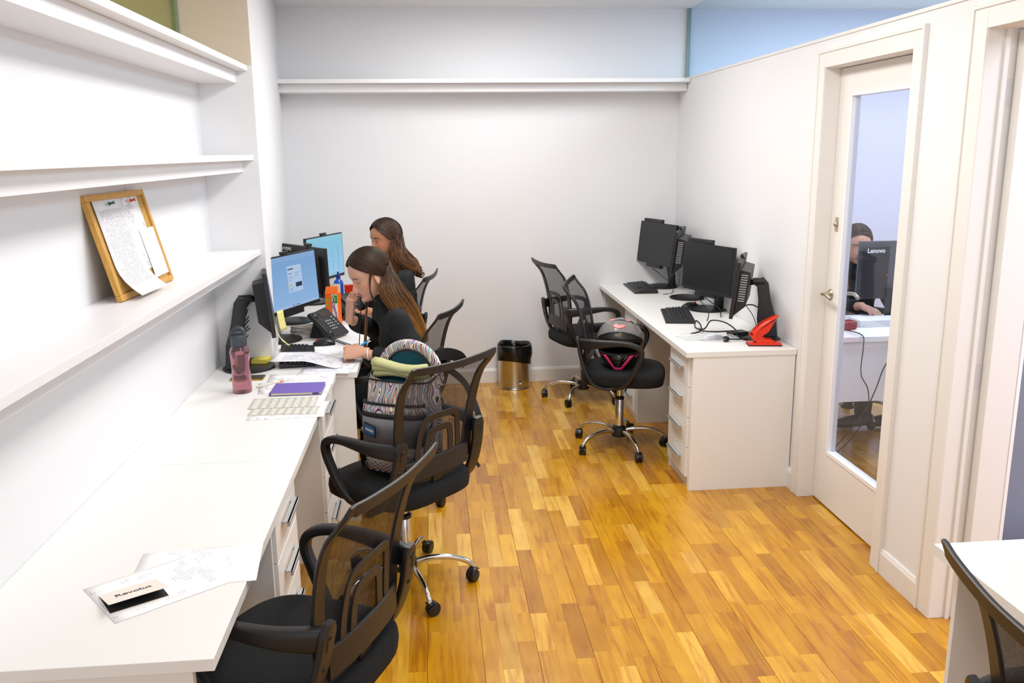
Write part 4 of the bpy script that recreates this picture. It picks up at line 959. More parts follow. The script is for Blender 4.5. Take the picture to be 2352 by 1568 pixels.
# ------------------------------------------------------------ motorcycle helmet on the far chair
GLOSSB = mat('gloss_black', '#0a0a0c', .08, **{'Coat Weight': 1.}); MATB = mat('matt_black', '#101113', .5); PNK = mat('neon_pink', '#ff3d86', .45)
def helmet(loc, rz):
    t = thing('motorcycle_helmet', 'glossy black full-face motorcycle helmet with neon pink chin vent and raised clear visor', 'helmet', loc, rz)
    rx, ry, rzz = .132, .156, .150; cz = .134
    def sf(az, el, k=1.):
        a, e = R(az), R(el); low = max(0, -el)/60; pr = .035*low*max(0, math.cos(a))**2
        q_ = math.cos(e) if el > 0 else math.cos(e*.86)
        return (k*rx*q_*math.sin(a)*(1-.10*low), -(k*ry*q_*math.cos(a)*(1-.06*low)+pr), cz+k*rzz*(math.sin(e) if el > 0 else math.sin(e)*.98))
    nu, nv = 72, 36; b = MB(); vs_ = [sf(-180+360*i/nu, -62+152*j/nv) for j in range(nv+1) for i in range(nu)]
    fs = []
    for j in range(nv):
        for i in range(nu):
            az = -180+360*(i+.5)/nu; el = -62+152*(j+.5)/nv
            if abs(az) < 72 and -14 < el < 18-10*(az/72)**2: continue
            fs.append((j*nu+i, j*nu+(i+1) % nu, (j+1)*nu+(i+1) % nu, (j+1)*nu+i))
    b.add(vs_, fs); b.make('shell', GLOSSB, t, smooth='all', solid=.006)
    b = MB(); b.add([sf(-180+360*i/24, -58+148*j/16, .93) for j in range(17) for i in range(24)], [(j*24+i, j*24+(i+1) % 24, (j+1)*24+(i+1) % 24, (j+1)*24+i) for j in range(16) for i in range(24) if not (abs(-180+360*(i+.5)/24) < 55 and -12 < -58+148*(j+.5)/16 < 14)]); b.make('inner_liner', mat('liner_black', '#050506', .95), t, smooth='all')
    edge = [sf(a, 18-10*(a/72)**2, 1.005) for a in range(-72, 73, 8)]+[sf(a, -14, 1.005) for a in range(72, -73, -8)]
    MB().tube(edge, .0045, 8, True).make('visor_seal', MATB, t, smooth=True)
    b = MB(); b.grid(lambda u, v: sf(-78+156*u, 19-10*(2*u-1)**2+22*v*(1-.75*(2*u-1)**2), 1.025), 24, 5); b.make('brow_band', MATB, t, smooth='all', solid=.003)
    b = MB(); b.grid(lambda u, v: sf(-92+184*u, 37-36*(2*u-1)**2+v*(30+10*(2*u-1)**2), 1.075), 32, 10); b.make('clear_visor', filmm('visor_film', '#a09a98', .42, .04), t, smooth='all', solid=.002)
    for pts in ([(-66, 60, 10), (-42, 66, 9)], [(66, 60, 10), (42, 66, 9)]):
        b = MB(); (a0, e0, w1), (a1, e1, w2_) = pts
        b.grid(lambda u, v: sf(a0+(a1-a0)*u, e0+(e1-e0)*u+w1*v*.7, 1.085), 6, 3); b.make('pink_decal', mat('salmon_decal', '#f58a86', .4), t, smooth='all', solid=.001)
    b = MB(); b.grid(lambda u, v: sf(-22+44*u, 48-4*(1-abs(2*u-1))*(1-v)+6*v, 1.09), 8, 3); b.make('pink_decal', mat('salmon_decal', '#f58a86', .4), t, smooth='all', solid=.001)
    for s_ in (-1, 1):
        b = MB(); b.grid(lambda u, v: sf(s_*(9+24*u**1.5+(9+3*u)*v), -58+42*u, 1.03), 12, 3); b.make('pink_vent', PNK, t, smooth='all', solid=.003)
        b = MB(); b.grid(lambda u, v: sf(s_*(52+14*u), -19+3*u-5*v*(1-u), 1.02), 6, 3); b.make('pink_flash', PNK, t, smooth='all', solid=.002)
        b = MB(); b.grid(lambda u, v: sf(s_*(70+6*u), 6-14*v, 1.01), 3, 3); b.make('visor_hinge', mat('hinge_red', '#c9482f', .4), t, smooth='all', solid=.003)
    b = MB(); b.grid(lambda u, v: sf(-18+36*u, -62+14*v, 1.03), 6, 3); b.make('pink_vent', PNK, t, smooth='all', solid=.003)
    b = MB(); b.grid(lambda u, v: sf((2*u-1)*(7+6*v), -50+30*v, 1.02), 8, 6); b.make('chin_intake', MATB, t, smooth='all', solid=.004)
    for k in range(3): b = MB(); b.grid(lambda u, v: sf(-6+12*u, -40+8*k-3*abs(2*u-1)+3*v, 1.05), 6, 1); b.make('intake_slat', GLOSSB, t, smooth='all', solid=.002)
    p = Vector(sf(0, 30, 1.06)); text('mT', .028, mat('gold_logo', '#7c6a42', .5, .3), tr(*p) @ rotx(R(90-32)), t, 'lettering', .0004, .0006)
    b = MB(); b.tube(cr([sf(-100, -55, .9), sf(-60, -62, .8), (0, -.02, .012), sf(60, -62, .8)], 5), .006, 6); b.make('chin_strap', MATB, t, smooth=True)
    return t
helmet((1.083, 4.90, .508), R(-17))

# ------------------------------------------------------------ backpack on the second chair
def backpack(loc, rz):
    M0 = tr(*loc) @ rotz(rz)
    t = thing('backpack', 'patterned backpack with grey front pocket standing open on the office chair', 'backpack', loc, rz)
    GRY = mat('grey_melange', '#77767c', .9, bump=(500, .5, .001)); BLW = mat('black_webbing', '#0e0e10', .8)
    def se(a, w_, d_, e=2.6):
        c, q = math.cos(a), math.sin(a); return (w_*math.copysign(abs(c)**(2/e), c), d_*math.copysign(abs(q)**(2/e), q))
    n = 40; rings = []
    for z_, w_, d_, oy in ((0, .120, .065, 0), (.008, .138, .08, 0), (.06, .150, .092, 0), (.15, .155, .098, 0), (.25, .152, .092, 0), (.345, .146, .084, .006), (.392, .138, .074, .012)):
        rings.append([(*(lambda p: (p[0], p[1]+oy))(se(2*math.pi*i/n, w_, d_)), z_+(.045*(-.3-math.sin(2*math.pi*i/n))*-.6 if z_ > .3 else 0)) for i in range(n)])
    b = MB(); b.rings(rings, cap=False); b.add(rings[0], [tuple(range(n))[::-1]]); b.make('main_body', TRIB, t, smooth='all')
    # inside cloth
    b = MB(); b.grid(lambda u, v: ((u*2-1)*.125, -.03+.10*v, .335+.02*math.sin(u*5)+.05*v), 10, 6); b.make('lining', mat('teal_lining', '#0f5468', .8), t, smooth='all', solid=.002)
    b = MB(); b.grid(lambda u, v: ((u*2-1)*.110*(1-.12*v), .055+.012*math.sin(u*3), .33+.155*v*math.sqrt(max(0, 1-(abs(u*2-1))**2.6))), 16, 8); b.make('back_lining', mat('teal_lining', '#0f5468', .8), t, smooth='all', solid=.003)
    # arch : padded back rim
    arc = [(.128*math.cos(a), .066, .335+.160*math.sin(a)**.8) for a in [R(x) for x in range(180, -1, -9)]]
    b = MB(); rr_ = []
    for i, p in enumerate(arc):
        p = Vector(p); t_ = (Vector(arc[min(i+1, len(arc)-1)])-Vector(arc[max(i-1, 0)])).normalized(); nr = Vector((0, 1, 0)); wd = t_.cross(nr)
        rr_.append([p+wd*q[0]+nr*q[1] for q in rrect(.040, .030, .012, 4)])
    b.rings(rr_); b.make('top_rim', TRIB, t, smooth=True)
    rim = [(.105*math.cos(a), .046, .335+.138*math.sin(a)**.8) for a in [R(x) for x in range(180, -1, -9)]]
    MB().tube(rim, .0035, 6).make('zip', BLW, t, smooth=True)
    # green folded cloth
    b = MB()
    for k in range(3):
        rg_ = []
        for i in range(9):
            u = i/8; rg_.append([(-.115+.22*u+.0*k, -.004-.006*k+.032*math.cos(a), .385+.020*k+.018*math.sin(a)+.012*math.sin(u*4+k)) for a in [2*math.pi*j/10 for j in range(10)]])
        b.rings(rg_)
    b.make('folded_cloth', mat('pale_green_cloth', '#b5b683', .9, bump=(120, .6, .002)), t, smooth='all')
    # front top panel with zip
    fr_ = [(-.132, -.045, .376), (-.10, -.060, .373), (0, -.066, .372), (.10, -.060, .373), (.132, -.045, .376), (.138, 0, .386), (.128, .05, .398)]
    MB().tube(cr([(-.128, .05, .398), (-.138, 0, .386)]+fr_, 5), .0042, 6).make('zip', BLW, t, smooth=True)
    # front pocket
    rings = []
    for z_, w_, d_ in ((.02, .10, .03), (.03, .115, .052), (.10, .125, .062), (.155, .128, .066)):
        rings.append([(w_*math.sin(a), -.088-d_*math.cos(a)**.5 if math.cos(a) > 0 else -.088, z_) for a in [R(x) for x in range(-90, 91, 9)]])
    def pocket(zs, nm, m_):
        b = MB(); W_ = 21
        rg_ = []
        for z_, w_, d_ in zs: rg_.append([(w_*math.sin(R(-90+9*k)), -.080-d_*max(0, math.cos(R(-90+9*k)))**.6, z_) for k in range(21)])
        b.add([p for r_ in rg_ for p in r_], [(j*W_+i, j*W_+i+1, (j+1)*W_+i+1, (j+1)*W_+i) for j in range(len(zs)-1) for i in range(20)])
        return b.make(nm, m_, t, smooth='all', solid=.002)
    pocket(((.012, .10, .02), (.02, .118, .048), (.07, .126, .060), (.135, .130, .066)), 'front_pocket', TRIZ)
    pocket(((.132, .131, .068), (.20, .133, .070), (.245, .133, .066)), 'pocket_band', GRY)
    pocket(((.244, .134, .067), (.262, .132, .060)), 'pocket_trim', BLW); pocket(((.261, .132, .060), (.292, .128, .045)), 'pocket_top', TRIB)
    MB().tube(cr([(.128*math.sin(R(a)), -.080-.044*math.cos(R(a))**.6 if abs(a) < 90 else -.08, .294) for a in range(-90, 91, 15)], 3), .006, 6).make('zip', BLW, t, smooth=True)
    # patch
    MP = tr(-.075, -.150, .196) @ rotz(R(-26)) @ rotx(R(90)) @ rotz(R(-4))
    MB(MP).box(-.036, -.024, -.001, .036, .024, .003).make('patch_border', BLW, t, bevel=.001)
    pt = MB(MP).box(-.031, -.019, .002, .031, .019, .0042).make('patch', mat('denim_blue', '#2b5f96', .8), t)
    text('DAKINE', .0145, WHT, MP @ tr(0, 0, .0045), pt, 'lettering', .0003, .0003)
    # side pocket, straps
    b = MB(); b.tube(cr([(-.13, -.085, .165), (-.165, -.05, .158), (-.172, 0, .162), (-.16, .05, .168)], 5), .007, 6); b.make('side_pocket_hem', GRY, t, smooth=True)
    b = MB(); b.grid(lambda u, v: (-.158-.012*math.sin(math.pi*u)-.004*v, -.075+.12*u, .02+.14*v), 8, 5); b.make('side_pocket', BLW, t, smooth='all', solid=.002)
    b = MB(); b.sweep(cr([(-.160, -.04, .14), (-.178, -.05, .10), (-.176, -.045, .04), (-.165, -.05, -.0)], 4), rrect(.003, .022, .001), (0, 1, 0)); b.make('side_strap', BLW, t)
    b = MB(); b.cbox((-.180, -.048, .105), (.010, .030, .026)); b.make('buckle', BLK, t, bevel=.003)
    Mi = M0.inverted()
    def ws(pts, w_, nm, ref=(1, .4, 0)):
        b = MB(); b.sweep(cr([Mi @ Vector(p) for p in pts], 5), rrect(.0025, w_, .001), (Mi.to_3x3() @ Vector(ref))); return b.make(nm, BLW, t)
    ws([(-.02, 3.33, .90), (.03, 3.50, .88), (.10, 3.53, .82), (.135, 3.50, .77), (.162, 3.46, .70), (.170, 3.45, .665)], .028, 'shoulder_strap')
    ws([(.170, 3.45, .668), (.150, 3.455, .650), (.156, 3.46, .60), (.140, 3.46, .56), (.136, 3.46, .52), (.150, 3.455, .485), (.166, 3.45, .455)], .014, 'strap_tail')
    MB().cbox(tuple(Mi @ Vector((.170, 3.452, .668))), (.02, .026, .03)).make('buckle', BLK, t, bevel=.003)
    # back padding and grey top handle behind
    ws([(-.04, 3.42, .93), (.03, 3.47, .945), (.09, 3.48, .93), (.12, 3.46, .90)], .05, 'back_pad', (0, 0, 1))
    return t
backpack((-.135, 3.335, .512), R(-24))

# ------------------------------------------------------------ people
def remesh(mb, vox, it=4):
    me = bpy.data.meshes.new('tmp'); me.from_pydata(mb.v, [], mb.f); me.update()
    o = bpy.data.objects.new('tmp', me); COL.objects.link(o)
    md = o.modifiers.new('r', 'REMESH'); md.mode = 'VOXEL'; md.voxel_size = vox; md.adaptivity = 0
    if it: sm = o.modifiers.new('s', 'SMOOTH'); sm.factor = .5; sm.iterations = it
    dg = bpy.context.evaluated_depsgraph_get(); r = bpy.data.meshes.new_from_object(o.evaluated_get(dg)); bpy.data.objects.remove(o); return r
def setcol(me, cols):
    a = me.color_attributes.new('Col', 'FLOAT_COLOR', 'POINT'); flat = np.ones((len(me.vertices), 4), dtype=np.float32); flat[:, :3] = cols; a.data.foreach_set('color', flat.ravel())
def meshobj(name, me, m, parent=None, smooth=True):
    me.materials.clear(); me.materials.append(m); o = bpy.data.objects.new(name, me); COL.objects.link(o)
    if smooth: me.polygons.foreach_set('use_smooth', [True]*len(me.polygons))
    if parent: o.parent = parent
    return o
def head_shapes(b, MH, sc):
    old = b.M; b.M = MH @ Matrix.Diagonal((sc, sc, sc, 1))
    ZF = [-.115, -.110, -.104, -.096, -.086, -.078, -.066, -.052, -.040, -.02, 0, .02, .04, .065, .09, .105, .114, .118]
    YF = [.048, .062, .073, .078, .0765, .0745, .079, .078, .078, .0775, .077, .0825, .0835, .0765, .056, .036, .019, .003]
    ZB = [-.115, -.10, -.08, -.06, -.03, 0, .03, .06, .09, .105, .114, .118]; YB = [.020, -.010, -.038, -.062, -.086, -.100, -.106, -.098, -.071, -.047, -.024, -.003]
    ZW = [-.115, -.108, -.098, -.08, -.06, -.04, -.02, 0, .03, .06, .09, .105, .114, .118]; WW = [.012, .022, .032, .043, .052, .059, .064, .068, .074, .071, .054, .036, .018, .003]
    G = lambda x, z, x0, z0, sx, sz: math.exp(-((x-x0)/sx)**2-((z-z0)/sz)**2)
    n, K = 96, 92; rings = []
    for k in range(K+1):
        z = -.115+.233*k/K; yf, yb_, w_ = np.interp(z, ZF, YF), np.interp(z, ZB, YB), np.interp(z, ZW, WW); ring = []
        na = np.interp(z, [-.056, -.050, -.044, -.037, -.030, -.015, 0, .012, .026], [0, .004, .020, .028, .0255, .016, .008, .004, 0]); ns = np.interp(z, [-.05, -.04, -.03, -.01, .02], [.013, .012, .0085, .0068, .007])
        for i in range(n):
            a = 2*math.pi*i/n; c_, q_ = math.cos(a), math.sin(a); x = w_*math.copysign(abs(q_)**.92, q_)
            y = yf*abs(c_)**.78 if c_ > 0 else yb_*abs(c_)
            if c_ > 0:
                ax = abs(x); f = min(1, c_*2.2)
                y += f*(na*math.exp(-(x/ns)**2)+.007*G(ax, z, .0125, -.041, .005, .0055)-.0075*G(ax, z, .030, .002, .014, .0095)+.0062*G(ax, z, .030, -.002, .0115, .0065)
                    +.0022*G(ax, z, .028, .020, .016, .006)+.004*G(ax, z, .040, -.024, .018, .018)+.0062*G(x, z, 0, -.0600, .0185, .0038)+.0068*G(x, z, 0, -.0695, .0165, .0044)-.003*G(x, z, 0, -.0645, .022, .0016)+.003*G(x, z, 0, -.098, .014, .011)-.0025*G(x, z, 0, -.080, .016, .005))
            ring.append((x, y, z))
        rings.append(ring)
    b.rings(rings)
    E_ = lambda c, r, T=None: b.ell(c, r, T, 20, 14)
    for s_ in (-1, 1):
        T_ = tr(s_*.071, -.010, -.012) @ rotz(R(-s_*22)); E_((0, 0, 0), (.0055, .016, .028), T_); E_((0, .004, -.020), (.0055, .009, .011), T_)
    b.M = old
def face_cols(me, MH, sc, skin, lips, brow, lash):
    n = len(me.vertices); co = np.empty(n*3); me.vertices.foreach_get('co', co); co = co.reshape(-1, 3)
    inv = np.array((MH @ Matrix.Diagonal((sc, sc, sc, 1))).inverted()); L = co @ inv[:3, :3].T+inv[:3, 3]
    c = np.tile(np.array(srgb(skin)[:3]), (n, 1)); x, y, z = L[:, 0], L[:, 1], L[:, 2]; ax = np.abs(x)
    red = np.exp(-(((ax-.040)/.022)**2+((z+.03)/.022)**2))*(y > .02)+np.exp(-((ax/.012)**2+((z+.038)/.012)**2))*(y > .085)
    c = c*(1-.16*red[:, None]*np.array([0, 1, 1]))
    dl = ((x/.0215)**2+((z+.0645-.0015*np.cos(ax*130))/.0082)**2) < 1
    m_ = dl & (y > .072); c[m_] = srgb(lips)[:3]
    m_ = (np.abs(z-(.0215-.22*np.maximum(0, ax-.034)+.10*np.minimum(0, ax-.032))) < .0036*(1.25-ax/.06)+.0004) & (ax > .012) & (ax < .047) & (y > .035); c[m_] = .9*np.array(srgb(brow)[:3])+.1*c[m_]
    m_ = (np.abs(z-(-.0058+9*(ax-.030)**2)) < .0017) & (ax > .017) & (ax < .044) & (y > .04); c[m_] = .8*np.array(srgb(lash)[:3])+.2*c[m_]
    c = c*(1-.10*(np.exp(-((ax-.030)/.014)**2-((z-.004)/.008)**2)*(y > .04))[:, None]); me_c = c; setcol(me, me_c)
def hand(b, M, curls, thumb, side=1, sc=1.):
    old = b.M; b.M = M @ Matrix.Diagonal((side*sc, sc, sc, 1)); out = []
    b.rings([[(q[0]*w_, y_, q[1]*h_-.002*(y_ > .05)) for q in rrect(2, 2, .9, 4)] for y_, w_, h_ in ((-.03, .024, .018), (0, .026, .019), (.03, .034, .018), (.06, .039, .016), (.088, .039, .0135), (.096, .034, .009))])
    for (x_, L, r_), cu in zip(((.0315, (.040, .025, .020), .0086), (.0105, (.045, .028, .021), .0088), (-.0105, (.041, .026, .020), .0084), (-.0305, (.032, .020, .018), .0075)), curls):
        p = Vector((x_, .085, 0)); a = 0; pts = [Vector((x_*.9, .06, 0)), p.copy()]
        for l_, c_ in zip(L, cu):
            a += R(c_); p = p+Vector((x_*.05, math.cos(a)*l_, -math.sin(a)*l_)); pts.append(p.copy())
        rs = [r_*1.05, r_*1.08, r_*.98, r_*.93, r_*.80]
        b.tube(pts, rs, 10)
        for q, rr in zip(pts[1:], rs[1:]): b.ell(q, (rr*1.03,)*3, None, 10, 8)
        out.append([b.M @ q for q in pts])
    p = Vector((.022, .012, -.006)); pts = [p.copy()]
    for d_, l_ in zip(thumb, (.046, .033, .026)): p = p+Vector(d_).normalized()*l_; pts.append(p.copy())
    b.tube(pts, [.015, .0125, .0108, .0085], 10)
    for q, rr in zip(pts, (.015, .0128, .011, .0088)): b.ell(q, (rr,)*3, None, 10, 8)
    out.append([b.M @ q for q in pts]); b.M = old
    return out
def frame(o, f, up):   # matrix: local Y -> f, local Z ~ up
    f = Vector(f).normalized(); x_ = f.cross(Vector(up)).normalized(); u = x_.cross(f)
    m = Matrix((x_, f, u)).transposed().to_4x4(); m.translation = Vector(o); return m
def limb(b, pts, rs):
    b.tube(cr(pts, 4), list(np.interp(np.linspace(0, 1, (len(pts)-1)*4+1), np.linspace(0, 1, len(rs)), rs)), 14)
    for p, r_ in ((pts[0], rs[0]), (pts[-1], rs[-1])): b.ell(p, (r_,)*3)
def torso(b, pel, chest, neck, shl, shr, g=0.):
    pel, chest, neck, shl, shr = map(Vector, (pel, chest, neck, shl, shr)); sd = (shr-shl).normalized(); ctr = (shl+shr)/2
    pts = [pel-Vector((0, 0, .10)), pel, pel.lerp(chest, .45), chest, ctr+Vector((0, 0, -.02)), ctr.lerp(neck, .6)]
    sec = [(math.cos(2*math.pi*i/20), math.sin(2*math.pi*i/20)) for i in range(20)]
    b.sweep(cr(pts, 4), sec, sd, False, [(float(np.interp(k/20, (0, .2, .4, .62, .8, 1), (.09, .115, .095, .105, .075, .045)))+g, float(np.interp(k/20, (0, .2, .4, .62, .8, 1), (.13, .17, .135, .165, .155, .06)))+g) for k in range(21)])
def strands(nm, parent, MH, sc, n, drape, d1f=None, part=0., cols=('#2a1d15', '#3a281b', '#7d5327', '#a8733a'), wave=0., seed=1, spread=.03, r_=.0034, front=(), phis=(52, -80), lens=None):
    rg = random.Random(seed); b = MB(); cc = []; Ms = MH @ Matrix.Diagonal((sc, sc, sc, 1))
    c0 = Vector((0, -.012, .030)); rad = Vector((.0835, .1035, .0985))
    C_ = [np.array(srgb(c)[:3]) for c in cols]
    nn = 3
    for k in range(n):
        s_ = rg.random(); sg = -1 if rg.random() < .5 else 1
        ph_ = R(phis[0]+(phis[1]-phis[0])*s_); lay = 1+rg.uniform(-.03, .035)
        d0 = Vector((part, math.sin(ph_), math.cos(ph_))).normalized()
        d1 = Vector((sg*(.86-.62*s_), -.32-.60*s_, -.42+.22*s_-.12*rg.random())).normalized()
        if d1f: d1 = d1f(sg, s_, rg) or d1
        pts = []
        for j in range(8):
            u = j/7; d = d0.slerp(d1, u); bul = 1+.02*math.sin(math.pi*u); q = Vector((c0.x+d.x*rad.x*lay*bul, c0.y+d.y*rad.y*lay*bul, c0.z+d.z*rad.z*lay*bul)); pts.append(Ms @ q)
        dr = drape(sg, s_, rg); end = rg.uniform(.8, 1.0) if lens is None else rg.uniform(*lens)
        cut = int(3.2*s_); pts = pts[:8-cut]
        path = cr([pts[-2], pts[-1]]+dr, 5)[5:]; path = path[:max(6, int(len(path)*end))]
        off = Vector([rg.uniform(-spread, spread) for _ in range(3)]); L_ = len(path); w0 = rg.random()*6
        for j, p in enumerate(path):
            u = j/max(1, L_-1); wv = Vector((math.sin(w0+u*14), math.cos(w0+u*14), 0))*wave*u
            pts.append(p+off*min(1, u*2.0)*(1-.35*u)+wv)
        m_ = len(pts); jit = rg.uniform(.86, 1.14)
        b.tube(pts, [r_*(.6+.4*math.sin(math.pi*min(1, .15+.8*j/m_))) for j in range(m_)], nn)
        for j in range(m_):
            u = j/(m_-1)*(len(C_)-1); i0 = min(int(u), len(C_)-2); c_ = (C_[i0]*(1-(u-i0))+C_[i0+1]*(u-i0))*jit; cc += [c_]*nn
    me = bpy.data.meshes.new(nm); me.from_pydata(b.v, [], b.f); me.update(); setcol(me, np.array(cc)); return meshobj(nm, me, HAIRM, parent)
def hair_cap(parent, MH, sc, col, mass=()):
    b = MB(MH @ Matrix.Diagonal((sc, sc, sc, 1))); nu, nv = 48, 28
    def pt(i, j, k):
        a = 2*math.pi*i/nu; e = -math.pi/2+math.pi*j/nv; return (k*.081*math.cos(e)*math.sin(a), -.012+k*.101*math.cos(e)*math.cos(a), .030+k*.096*math.sin(e))
    vs_ = [pt(i, j, 1) for j in range(nv+1) for i in range(nu)]; fs = []
    for j in range(nv):
        for i in range(nu):
            a = 2*math.pi*(i+.5)/nu; e = -math.pi/2+math.pi*(j+.5)/nv; dy = math.cos(e)*math.cos(a); dz = math.sin(e); dx = math.cos(e)*math.sin(a)
            if dy > .10+.25*dz*(dz > 0) and dz < .63: continue
            if dz < -.25 and dy > -.35: continue
            if dz < -.93: continue
            fs.append((j*nu+i, j*nu+(i+1) % nu, (j+1)*nu+(i+1) % nu, (j+1)*nu+i))
    b.add(vs_, fs)
    b.M = Matrix()
    for pts, rs in mass:
        P_ = cr(pts, 4); n_ = len(P_)
        b.sweep(P_, [(math.cos(2*math.pi*i/14), math.sin(2*math.pi*i/14)) for i in range(14)], (0, 1, 0), False, [(float(np.interp(k/(n_-1), np.linspace(0, 1, len(rs)), [r[0] for r in rs])), float(np.interp(k/(n_-1), np.linspace(0, 1, len(rs)), [r[1] for r in rs]))) for k in range(n_)])
    me = bpy.data.meshes.new('hair_base'); me.from_pydata(b.v, [], b.f); me.update(); setcol(me, np.tile(np.array(srgb(col)[:3]), (len(me.vertices), 1)))
    return meshobj('hair_base', me, HAIRM, parent)
WOOL = mat('black_wool', '#0e1114', .85, bump=(420, .35, .001)); TROU = mat('black_trousers', '#0b0b0d', .9); SHOE = mat('black_leather', '#0c0c0c', .35)
GOLD = mat('gold', '#d9a93f', .22, 1)
def person(label, J, MH, sc, vox, skin, lips, brow, hands=True, cuff=.86):
    b = MB()
    torso(b, J['pel'], J['chest'], J['neck'], J['shl'], J['shr'], -.02)
    hb = MH @ Vector((0, -.022*sc, -.075*sc)); limb(b, [Vector(J['neck'])+Vector((0, 0, -.03)), Vector(J['neck']).lerp(hb, .6), hb], [.056, .050, .052])
    head_shapes(b, MH, sc)
    for s_ in 'lr':
        limb(b, [J['sh'+s_], J['el'+s_], J['wr'+s_]], [.045, .036, .040, .034, .025])
        limb(b, [J['hip'+s_], J['kn'+s_]], [.080, .056]); limb(b, [J['kn'+s_], J['an'+s_]], [.055, .050, .034])
        an = Vector(J['an'+s_]); limb(b, [an+Vector((.01, 0, -.02)), an+Vector((-.10, 0, -.045)), an+Vector((-.16, 0, -.055))], [.034, .030, .018])
    H = {}
    for s_, sd in (('l', 1), ('r', -1)):
        if 'hm'+s_ in J: H[s_] = hand(b, J['hm'+s_], J['cu'+s_], J['th'+s_], sd, 1.0)
    me = remesh(b, vox, 2); face_cols(me, MH, sc, skin, lips, brow, '#2a1a14')
    o = meshobj('person', me, SKIN); tag(o, label, 'person')
    j = MB(); torso(j, J['pel'], J['chest'], J['neck'], J['shl'], J['shr'], .012); nk = Vector(J['neck']); limb(j, [nk-Vector((0, 0, .05)), nk.lerp(hb, .30)], [.080, .060])
    for s_ in 'lr':
        e = Vector(J['el'+s_]); w_ = Vector(J['wr'+s_]); c = e.lerp(w_, cuff)
        limb(j, [J['sh'+s_], e], [.066, .060, .058]); j.tube(cr([e, e.lerp(c, .5), c], 3), [.058, .054, .052, .050, .048, .046, .045], 14)
    jm = remesh(j, .006, 5); co = np.empty(len(jm.vertices)*3); jm.vertices.foreach_get('co', co)
    jo = meshobj('jacket', jm, WOOL, o)
    md = jo.modifiers.new('d', 'DISPLACE'); tx = bpy.data.textures.get('folds') or bpy.data.textures.new('folds', 'CLOUDS'); tx.noise_scale = .11; tx.noise_depth = 1; md.texture = tx; md.strength = .022; md.mid_level = .5
    k = MB()
    for s_ in 'lr':
        limb(k, [J['hip'+s_], J['kn'+s_]], [.098, .072]); limb(k, [J['kn'+s_], Vector(J['an'+s_])+Vector((0, 0, .02))], [.070, .062, .052])
    meshobj('trousers', remesh(k, .009, 3), TROU, o)
    for s_ in 'lr':
        q = MB(); an = Vector(J['an'+s_]); limb(q, [an+Vector((.02, 0, -.03)), an+Vector((-.10, 0, -.045)), an+Vector((-.175, 0, -.052))], [.042, .038, .026]); me_ = remesh(q, .006, 2); meshobj('shoe', me_, SHOE, o)
    return o, H
# --- woman on the telephone
F1 = Vector((-.80, -.40, -.36)); MH1 = frame((-.327, 4.335, 1.160), F1, (-.3, -.12, 1))
J1 = dict(pel=(-.17, 4.33, .62), chest=(-.185, 4.34, .86), neck=(-.245, 4.345, 1.01), shl=(-.185, 4.195, .945), shr=(-.245, 4.50, .955),
          ell=(-.075, 4.15, .745), wrl=(-.345, 4.185, .790), elr=(-.275, 4.575, .815), wrr=(-.436, 4.405, .925),
          hipl=(-.22, 4.25, .585), hipr=(-.22, 4.42, .585), knl=(-.60, 4.24, .56), knr=(-.60, 4.44, .56), anl=(-.60, 4.24, .09), anr=(-.60, 4.44, .09))
J1['hml'] = frame((-.358, 4.182, .800), (-1, .14, .02), (0, -.75, .65)); J1['cul'] = ((62, 70, 35), (70, 68, 30), (74, 62, 30), (74, 55, 30)); J1['thl'] = ((.55, .8, -.35), (.0, 1, -.5), (-.4, 1, -.4))
J1['hmr'] = frame((-.437, 4.400, .935), (.07, -.06, 1), (-.85, -.5, .0)); J1['cur'] = ((35, 55, 30), (42, 55, 30), (50, 55, 30), (55, 50, 30)); J1['thr'] = ((.6, .8, -.5), (.1, 1, -.5), (-.1, 1, -.3))
w1, H1 = person('woman with long straight hair in black, on the telephone and writing', J1, MH1, 1.07, .0026, '#d9a78c', '#b8626a', '#3a2a22')
hair_cap(w1, MH1, 1.07, '#2f2118') #[([(-.255, 4.33, 1.19), (-.205, 4.30, 1.10), (-.150, 4.285, 1.02), (-.100, 4.28, .95), (-.072, 4.28, .88), (-.062, 4.28, .845)], [(.040, .065), (.030, .060), (.015, .060), (.010, .050), (.007, .035), (.004, .01)])])
def drape1(sg, s_, rg):
    y_ = 4.315+(.060 if sg > 0 else -.060)*(.7+.4*rg.random()); q = min(1, max(0, s_+rg.uniform(-.2, .2))); lp = lambda a, b_: a+(b_-a)*q
    return [Vector((lp(-.268, -.165), y_, 1.095)), Vector((lp(-.222, -.125), y_-.008, 1.025)), Vector((lp(-.158, -.092), y_-.015, .955)), Vector((lp(-.105, -.066), y_-.02, .89)), Vector((lp(-.068, -.047), y_-.02, .832))]
strands('hair', w1, MH1, 1.07, 3600, drape1, None, 0., seed=2, spread=.018, r_=.0016, lens=(.72, 1.), cols=('#33241a', '#4a3321', '#8a5c2c', '#c08a46'))
def drape1b(sg, s_, rg):
    u = rg.uniform(-.006, .006); return [Vector((-.315+u, 4.27, 1.05)), Vector((-.325+u, 4.255, .98)), Vector((-.345+u, 4.25, .90)), Vector((-.350+u, 4.25, .83))]
b = MB(); cc = []
rg = random.Random(9)
